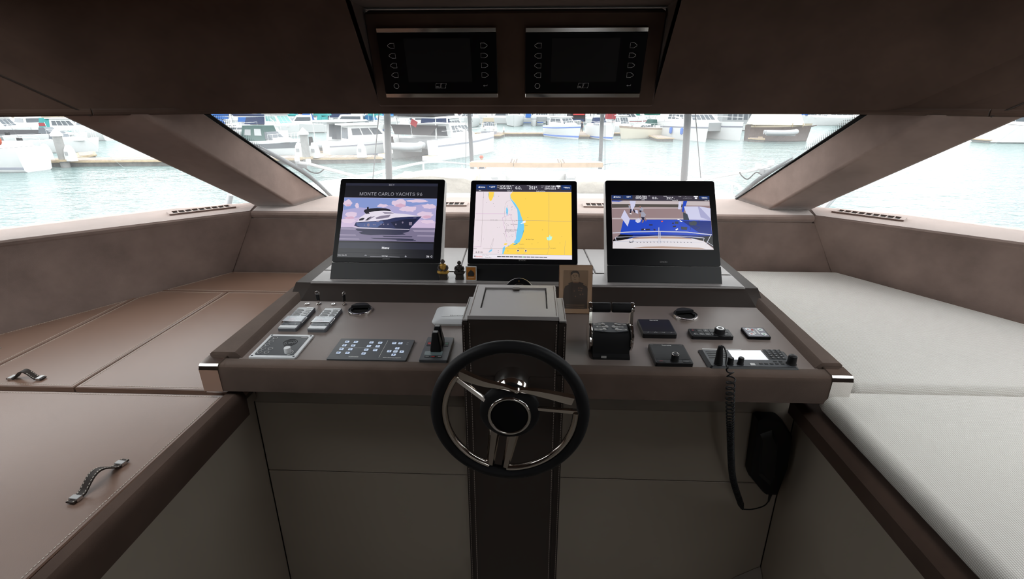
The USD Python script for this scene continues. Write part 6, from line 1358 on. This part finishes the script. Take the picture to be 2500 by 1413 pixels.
b = Boat('tender', 'grey tender lying beyond the bow, carrying the person in the orange cap', Wp(1177, 464), 85, cat_='dinghy'); dinghy(b, 4.6, 2.0, 0.0)

def awning_boat(px, row, wpx, r0, r1, canvas, label, hull='gelcoat'):
    q = Wp(px, row); dist = np.linalg.norm(q - EYE) / 1.03; m_ = dist / F; w = wpx * m_; z0, z1 = (row - r0) * m_ * 1.02, (row - r1) * m_ * 1.02
    b = Boat('covered_boat', label, q, R4.choice((4, 176, -6)), None); L = max(7.5, w * 1.5); b.p('hull', hull_m(L, 3.2, 1.35, .7, .08, .28), hull)
    for s_ in stripe_m(L, 3.2, 1.35, .2, .36, .7, .08, .28): b.p('boot_stripe', s_, 'stripe_blue')
    b.p('cabin_trunk', Fr(-w * .3, w * .55, 1.05, 1.4, max(2.0, z0 - .1), .1, .7, .85).mesh(), 'gelcoat'); b.p('awning', Fr(-w * .5, w * .5, 1.4, z0, z1, w * .10, w * .16, .45).mesh(), canvas)
    for x in (-w * .45, w * .4):
        for sg in (-1, 1): b.p('awning_pole', tube([(x, sg * 1.25, 1.35), (x, sg * 1.3, z0 + .05)], .035, 4), 'aluminium')
    b.p('mast', tube([(w * .3, 0, 1.4), (w * .3, 0, 13)], .09, 6), R4.choice(('aluminium', 'pole_grey', 'sky_blue_canvas')), 60)
R4 = random.Random(4)
for a_ in ((605, 326, 18, 302, 279, 'blue_canvas', 'boat with a narrow bright blue canvas above the green canopied cruiser'), (636, 328, 46, 307, 287, 'navy_canvas', 'boat with a broad navy awning above the green canopied cruiser'), (690, 309, 44, 285, 274, 'sky_blue_canvas', 'boat with a light blue awning above the flat roofed sedan cruiser'), (834, 316, 48, 290, 269, 'navy_canvas', 'boat with a high navy awning above the trawler'), (792, 318, 22, 300, 287, 'teal_canvas', 'boat with a small teal awning above the trawler roof'), (903, 320, 30, 296, 286, 'sky_blue_canvas', 'boat with a light blue awning above the sedan cruiser'), (955, 305, 34, 285, 272, 'sky_blue_canvas', 'boat with a light blue cover right of the left rear pole'),
           (755, 314, 20, 296, 281, 'blue_canvas', 'boat with a small blue cover above the capped pile'), (540, 318, 26, 296, 278, 'blue_canvas', 'boat with a blue cover at the upper left corner of the windshield'), (1536, 305, 44, 284, 271, 'green_canvas', 'boat with a long green cover right of the right front pole'), (1490, 308, 20, 290, 276, 'sky_blue_canvas', 'boat with a light blue cover just right of the right front pole'), (1290, 302, 14, 288, 276, 'blue_canvas', 'boat with a small blue cover between the two bow-on yachts'), (1985, 300, 50, 285, 279, 'blue_canvas', 'boat with a low blue cover in the upper right corner')): awning_boat(*a_)
# ---- docks, piles, people
def dock(label, poly_, planks=True):
    t = thing('floating_dock', label, 'dock')
    P = Polygon(poly_); P = P if P.exterior.is_ccw else Polygon(list(P.exterior.coords)[::-1])
    obj('float', prism(list(P.buffer(-.12, join_style=2).exterior.coords)[:-1], -3.95, -3.25), 'dock_float', t)
    obj('edge_beam', prism(list(P.exterior.coords)[:-1], -3.25, -3.10), 'wood_yellow', t)
    c = np.array(P.exterior.coords)[:-1]
    e = [c[(i + 1) % len(c)] - c[i] for i in range(len(c))]; k = int(np.argmax([np.linalg.norm(x) for x in e])); d_ = e[k] / np.linalg.norm(e[k]); nrm_ = np.array([-d_[1], d_[0]]); o = c[k]
    uu, vv = (c - o) @ d_, (c - o) @ nrm_; inner = P.buffer(-.22, join_style=2)
    st_ = max(.55, (uu.max() - uu.min()) / 110)
    for a in np.arange(uu.min(), uu.max(), st_):
        q = [o + d_ * x + nrm_ * y for x, y in ((a + .015, vv.min()), (a + st_ - .015, vv.min()), (a + st_ - .015, vv.max()), (a + .015, vv.max()))]
        I = Polygon(q).intersection(inner)
        if I.is_empty or I.geom_type != 'Polygon' or I.area < .05: continue
        obj('plank', prism(list(I.exterior.coords)[:-1], -3.10, -3.06), ('wood_plank', 'wood_plank_pale')[int(a / st_) % 2], t)
    return t
dock('long timber dock across the left side of the harbour', [(-56, 40.6), (-42.4, 43.5), (-30.6, 44.6), (-13.8, 47.7), (-15.2, 50.0), (-26.6, 48.6), (-44, 46.0), (-57, 43.2)])
dock('short timber finger dock in the left window behind the white speedboat', [tuple(at_z(188, 383, -3.1)[:2]), tuple(at_z(236, 377, -3.1)[:2]), tuple(at_z(232, 369, -3.1)[:2]), tuple(at_z(184, 373, -3.1)[:2])])
dock('timber dock across the middle of the harbour', [(-12, 87.0), (4.2, 88.2), (4.2, 90.6), (-12, 89.6)])
dock('finger dock pointing at us, beside the tan topped speedboat', [(-7.2, 82), (-5.0, 82), (-4.5, 86.9), (-6.9, 86.9)])
dock('finger dock with the person standing on it', [(6.3, 81.5), (8.9, 81.6), (9.3, 100), (7.4, 100)])
dock('timber dock behind the cream sailboat on the right', [(9.9, 88.8), (18.4, 89.6), (18.4, 91.8), (9.9, 91)])
dock('finger dock with fallen ropes, left of the big white catamaran', [(17.9, 76.2), (20.4, 76.4), (19.8, 87), (18.2, 87)])
dock('small dock at the stern of the dark wooden boat', [tuple(at_z(1826, 337, -3.1)[:2]), tuple(at_z(1868, 339, -3.1)[:2]), tuple(at_z(1866, 333, -3.1)[:2]), tuple(at_z(1828, 331, -3.1)[:2])])
def pile(px, row, label, r=.33, h=2.1):
    q = at_z(px, row, -3.1); t = thing('mooring_pile', label, 'pile', (q[0], q[1], -4.2))
    obj('shaft', cyl(r, h + 1.1, n=18), 'concrete', t, 40); obj('cap', cyl(r * 1.35, .16, (0, 0, h + 1.1), 18), 'white_plastic', t, 40); obj('cap_cone', cyl(r * 1.35, .45, (0, 0, h + 1.26), 18, r2=.02), 'white_plastic', t, 40); obj('collar', mv(prism([(r * 1.7 * math.cos(a), r * 1.7 * math.sin(a)) for a in np.arange(0, 6.28, .35)], 1.12, 1.28, [[(r * 1.1 * math.cos(a), r * 1.1 * math.sin(a)) for a in np.arange(0, 6.28, .35)]]), (0, 0, 0)), 'wood_yellow', t)
pile(157, 394, 'concrete mooring pile with white pointed cap, left window'); pile(749, 388, 'concrete mooring pile with white cap on the left dock'); pile(1855, 336, 'thin concrete mooring pile in front of the dark wooden boat', .3, 2.0); pile(1230, 326, 'short mooring pile on the middle dock', .12, .5)
def pedestal(px, row, label):
    q = at_z(px, row, -3.06); t = thing('dock_pedestal', label, 'pedestal', (q[0], q[1], -3.06), rz=-12)
    obj('body', loft([[(x, y, z) for x, y in rrect(w, w * .8, .1)] for z, w in ((0, .75), (.5, .74), (.95, .62), (1.25, .40), (1.35, .2))]), 'gelcoat', t, 50); obj('socket_panel', box(.3, .04, .3, (0, -.31, .5)), 'gelcoat_grey', t)
for px, row, lab in ((176, 393, 'white service pedestal right of the capped pile, left window'), (118, 389, 'white service pedestal near the catamaran stern, left window'), (734, 384, 'white service pedestal just left of the pile on the left dock'), (771, 385, 'white service pedestal just right of the pile on the left dock'), (884, 384, 'white service pedestal below the sedan cruiser on the left dock')): pedestal(px, row, lab)
def person(loc, label, top, legs, cap=None, rz=0):
    t = thing('person', label, 'person', loc, rz=rz)
    import manifold3d as m3
    J = dict(hip_l=(.10, 0, .90, .10), knee_l=(.11, -.02, .48, .065), ank_l=(.11, .01, .08, .05), toe_l=(.12, -.14, .04, .04), hip_r=(-.10, 0, .90, .10), knee_r=(-.11, -.02, .48, .065), ank_r=(-.11, .01, .08, .05), toe_r=(-.12, -.14, .04, .04),
             chest=(0, 0, 1.30, .15), waist=(0, 0, 1.02, .13), sh_l=(.19, 0, 1.40, .065), el_l=(.27, .02, 1.12, .048), wr_l=(.24, -.08, .88, .036), ha_l=(.23, -.10, .79, .03), sh_r=(-.19, 0, 1.40, .065), el_r=(-.27, .02, 1.12, .048), wr_r=(-.24, -.08, .88, .036), ha_r=(-.23, -.10, .79, .03), neck=(0, 0, 1.47, .06), head=(0, -.01, 1.62, .10), chin=(0, -.03, 1.56, .07))
    def limb(*chain): return cat(*[hull(np.vstack([sphere(J[a][3], J[a][:3], 1).vertices, sphere(J[b_][3], J[b_][:3], 1).vertices])) for a, b_ in zip(chain[:-1], chain[1:])])
    def fuse(*ms):
        out = None
        for m_ in ms:
            for c_ in m_.split(only_watertight=False):
                k = m3.Manifold(m3.Mesh(np.asarray(c_.vertices, np.float32), np.asarray(c_.faces, np.uint32))); out = k if out is None else out + k
        return out
    obj('body', fuse(limb('neck', 'head'), limb('head', 'chin'), limb('sh_l', 'el_l', 'wr_l', 'ha_l'), limb('sh_r', 'el_r', 'wr_r', 'ha_r'), limb('chest', 'waist'), limb('waist', 'hip_l', 'knee_l', 'ank_l', 'toe_l'), limb('waist', 'hip_r', 'knee_r', 'ank_r', 'toe_r'), limb('sh_l', 'chest', 'sh_r'), limb('chest', 'neck'), sphere(.02, (0, -.115, 1.60), 1)), 'skin', t, 60)
    K = {k: (v[0], v[1], v[2], v[3] + .012) for k, v in J.items()}; J.update(K)
    obj('shirt', fuse(limb('chest', 'waist'), limb('sh_l', 'chest', 'sh_r'), limb('sh_l', 'el_l'), limb('sh_r', 'el_r')), top, t, 60)
    obj('trousers', fuse(limb('waist', 'hip_l', 'knee_l', 'ank_l'), limb('waist', 'hip_r', 'knee_r', 'ank_r')), legs, t, 60)
    if cap: obj('cap', fuse(sphere(.125, (0, 0, 1.66), 2, (1, 1.05, .9))), cap, t, 60)
    else: obj('hair', fuse(sphere(.107, (0, .015, 1.645), 2, (1, 1, .95))), 'black_matt', t, 60)
q = at_z(1420, 323, -3.1); person((q[0], q[1], -3.06), 'person in dark clothes standing on the finger dock, facing us', 'person_dark', 'person_dark')
q = Wp(1177, 464); person((q[0], q[1], WZ + .4), 'person in an orange cap beyond the bow, seen over the deck table', 'person_dark', 'person_dark', 'orange', 30)

# ---- the hazy back rows of the marina
R5 = random.Random(11)
cols = ['blue_canvas', 'sky_blue_canvas', 'navy_canvas', 'blue_canvas', 'green_canvas', 'teal_canvas', 'red_canvas', 'sky_blue_canvas', 'navy_canvas', 'blue_canvas']
CN = dict(blue_canvas='bright blue', sky_blue_canvas='light blue', navy_canvas='navy', green_canvas='green', teal_canvas='teal', red_canvas='red', gelcoat='white')
def zone(px): return 'beyond the left window' if px < 400 else 'left of the poles' if px < 945 else 'between the left poles' if px < 1150 else 'between the front poles' if px < 1467 else 'between the right poles' if px < 1675 else 'right of the poles'
def far_boat(px, row, k):
    pos = Wp(px, row); h = R5.choice([0, 180, 20, -25, -90, 90, -80, 160, 200]) + R5.uniform(-8, 8); c_ = R5.choice(cols)
    if k % 5 in (0, 2, 4):
        lab = f'small far sailboat with {CN[c_]} canvas in the back rows, {zone(px)}'
        b = Boat('far_sailboat', lab, pos, h, lab[6:]); z = 1.3
        L = R5.uniform(8, 11); b.p('hull', hull_m(L, 3.0, 1.25, .65, .08, .3, 8), 'gelcoat'); b.p('cabin', Fr(-L * .1, L * .25, .95, z, z + .6, .1, .8, .85).mesh(), 'gelcoat')
        hm = R5.uniform(10, 15); b.p('mast', tube([(L * .06, 0, z), (L * .06, 0, z + hm)], .09, 5), R5.choice(['aluminium', 'gelcoat', 'pole_grey', 'pole_grey']))
        b.p('sail_cover', tube([(L * .06, 0, z + 2.3), (0, 0, z + 1.85), (-L * .32, 0, z + 1.6)], [.22, .46, .2], 6), c_)
        b.p('stay', tube([(L * .5, 0, z + .2), (L * .06, 0, z + hm)], .02, 3), 'pole_grey'); b.p('stay', tube([(-L * .45, 0, z), (L * .06, 0, z + hm)], .02, 3), 'pole_grey')
        if R5.random() < .7:
            b.p('bimini', Fr(-L * .45, -L * .15, 1.4, z + 1.7, z + 2.2, .2, .2, .8).mesh(), c_)
            for sg in (-1, 1): b.p('bimini_pole', tube([(-L * .3, sg * 1.2, z - .1), (-L * .3, sg * 1.2, z + 1.75)], .03, 4), 'aluminium')
    else:
        c_ = R5.choice(cols + ['gelcoat'] * 4)
        lab = f'small far motor boat with {CN[c_]} top in the back rows, {zone(px)}'
        b = Boat('far_motorboat', lab, pos, h, lab[6:])
        L = R5.uniform(8, 12); b.p('hull', hull_m(L, 3.4, 1.5, .85, .1, .25, 8), 'gelcoat'); fr = Fr(-L * .28, L * .22, 1.35, 1.5, 3.1, .1, 1.3, .86); b.p('cabin', fr.mesh(), 'gelcoat')
        for f_ in ('left', 'right', 'front', 'back'): b.p('window', fr.face(f_, .1, .9, .4, .8), 'tinted_window', False)
        b.p('canvas_top', Fr(-L * .32, L * .04, 1.4, 3.8, 4.25, .2, .3, .85).mesh(), c_)
        for sg in (-1, 1): b.p('top_post', tube([(-L * .25, sg * 1.1, 3.0), (-L * .25, sg * 1.1, 3.9)], .04, 4), 'aluminium')
k = 0
for row, st_, x0, x1 in ((311, 44, 505, 1130), (301, 36, 490, 2110), (293, 33, 480, 2120), (286, 30, 470, 2130), (280.5, 30, 470, 2140), (322, 60, 640, 1080), (300, 48, 1950, 2150)):
    px = x0
    while px < x1:
        if not (row > 295 and 1750 < px < 1960): far_boat(px + R5.uniform(-8, 8), row + R5.uniform(-2.2, 2.2), k)
        k += 1; px += st_ * R5.uniform(.8, 1.2)
for px, row in ((10, 322), (75, 330), (45, 310), (190, 322), (230, 340), (100, 324), (5, 300)): far_boat(px, row, k); k += 1
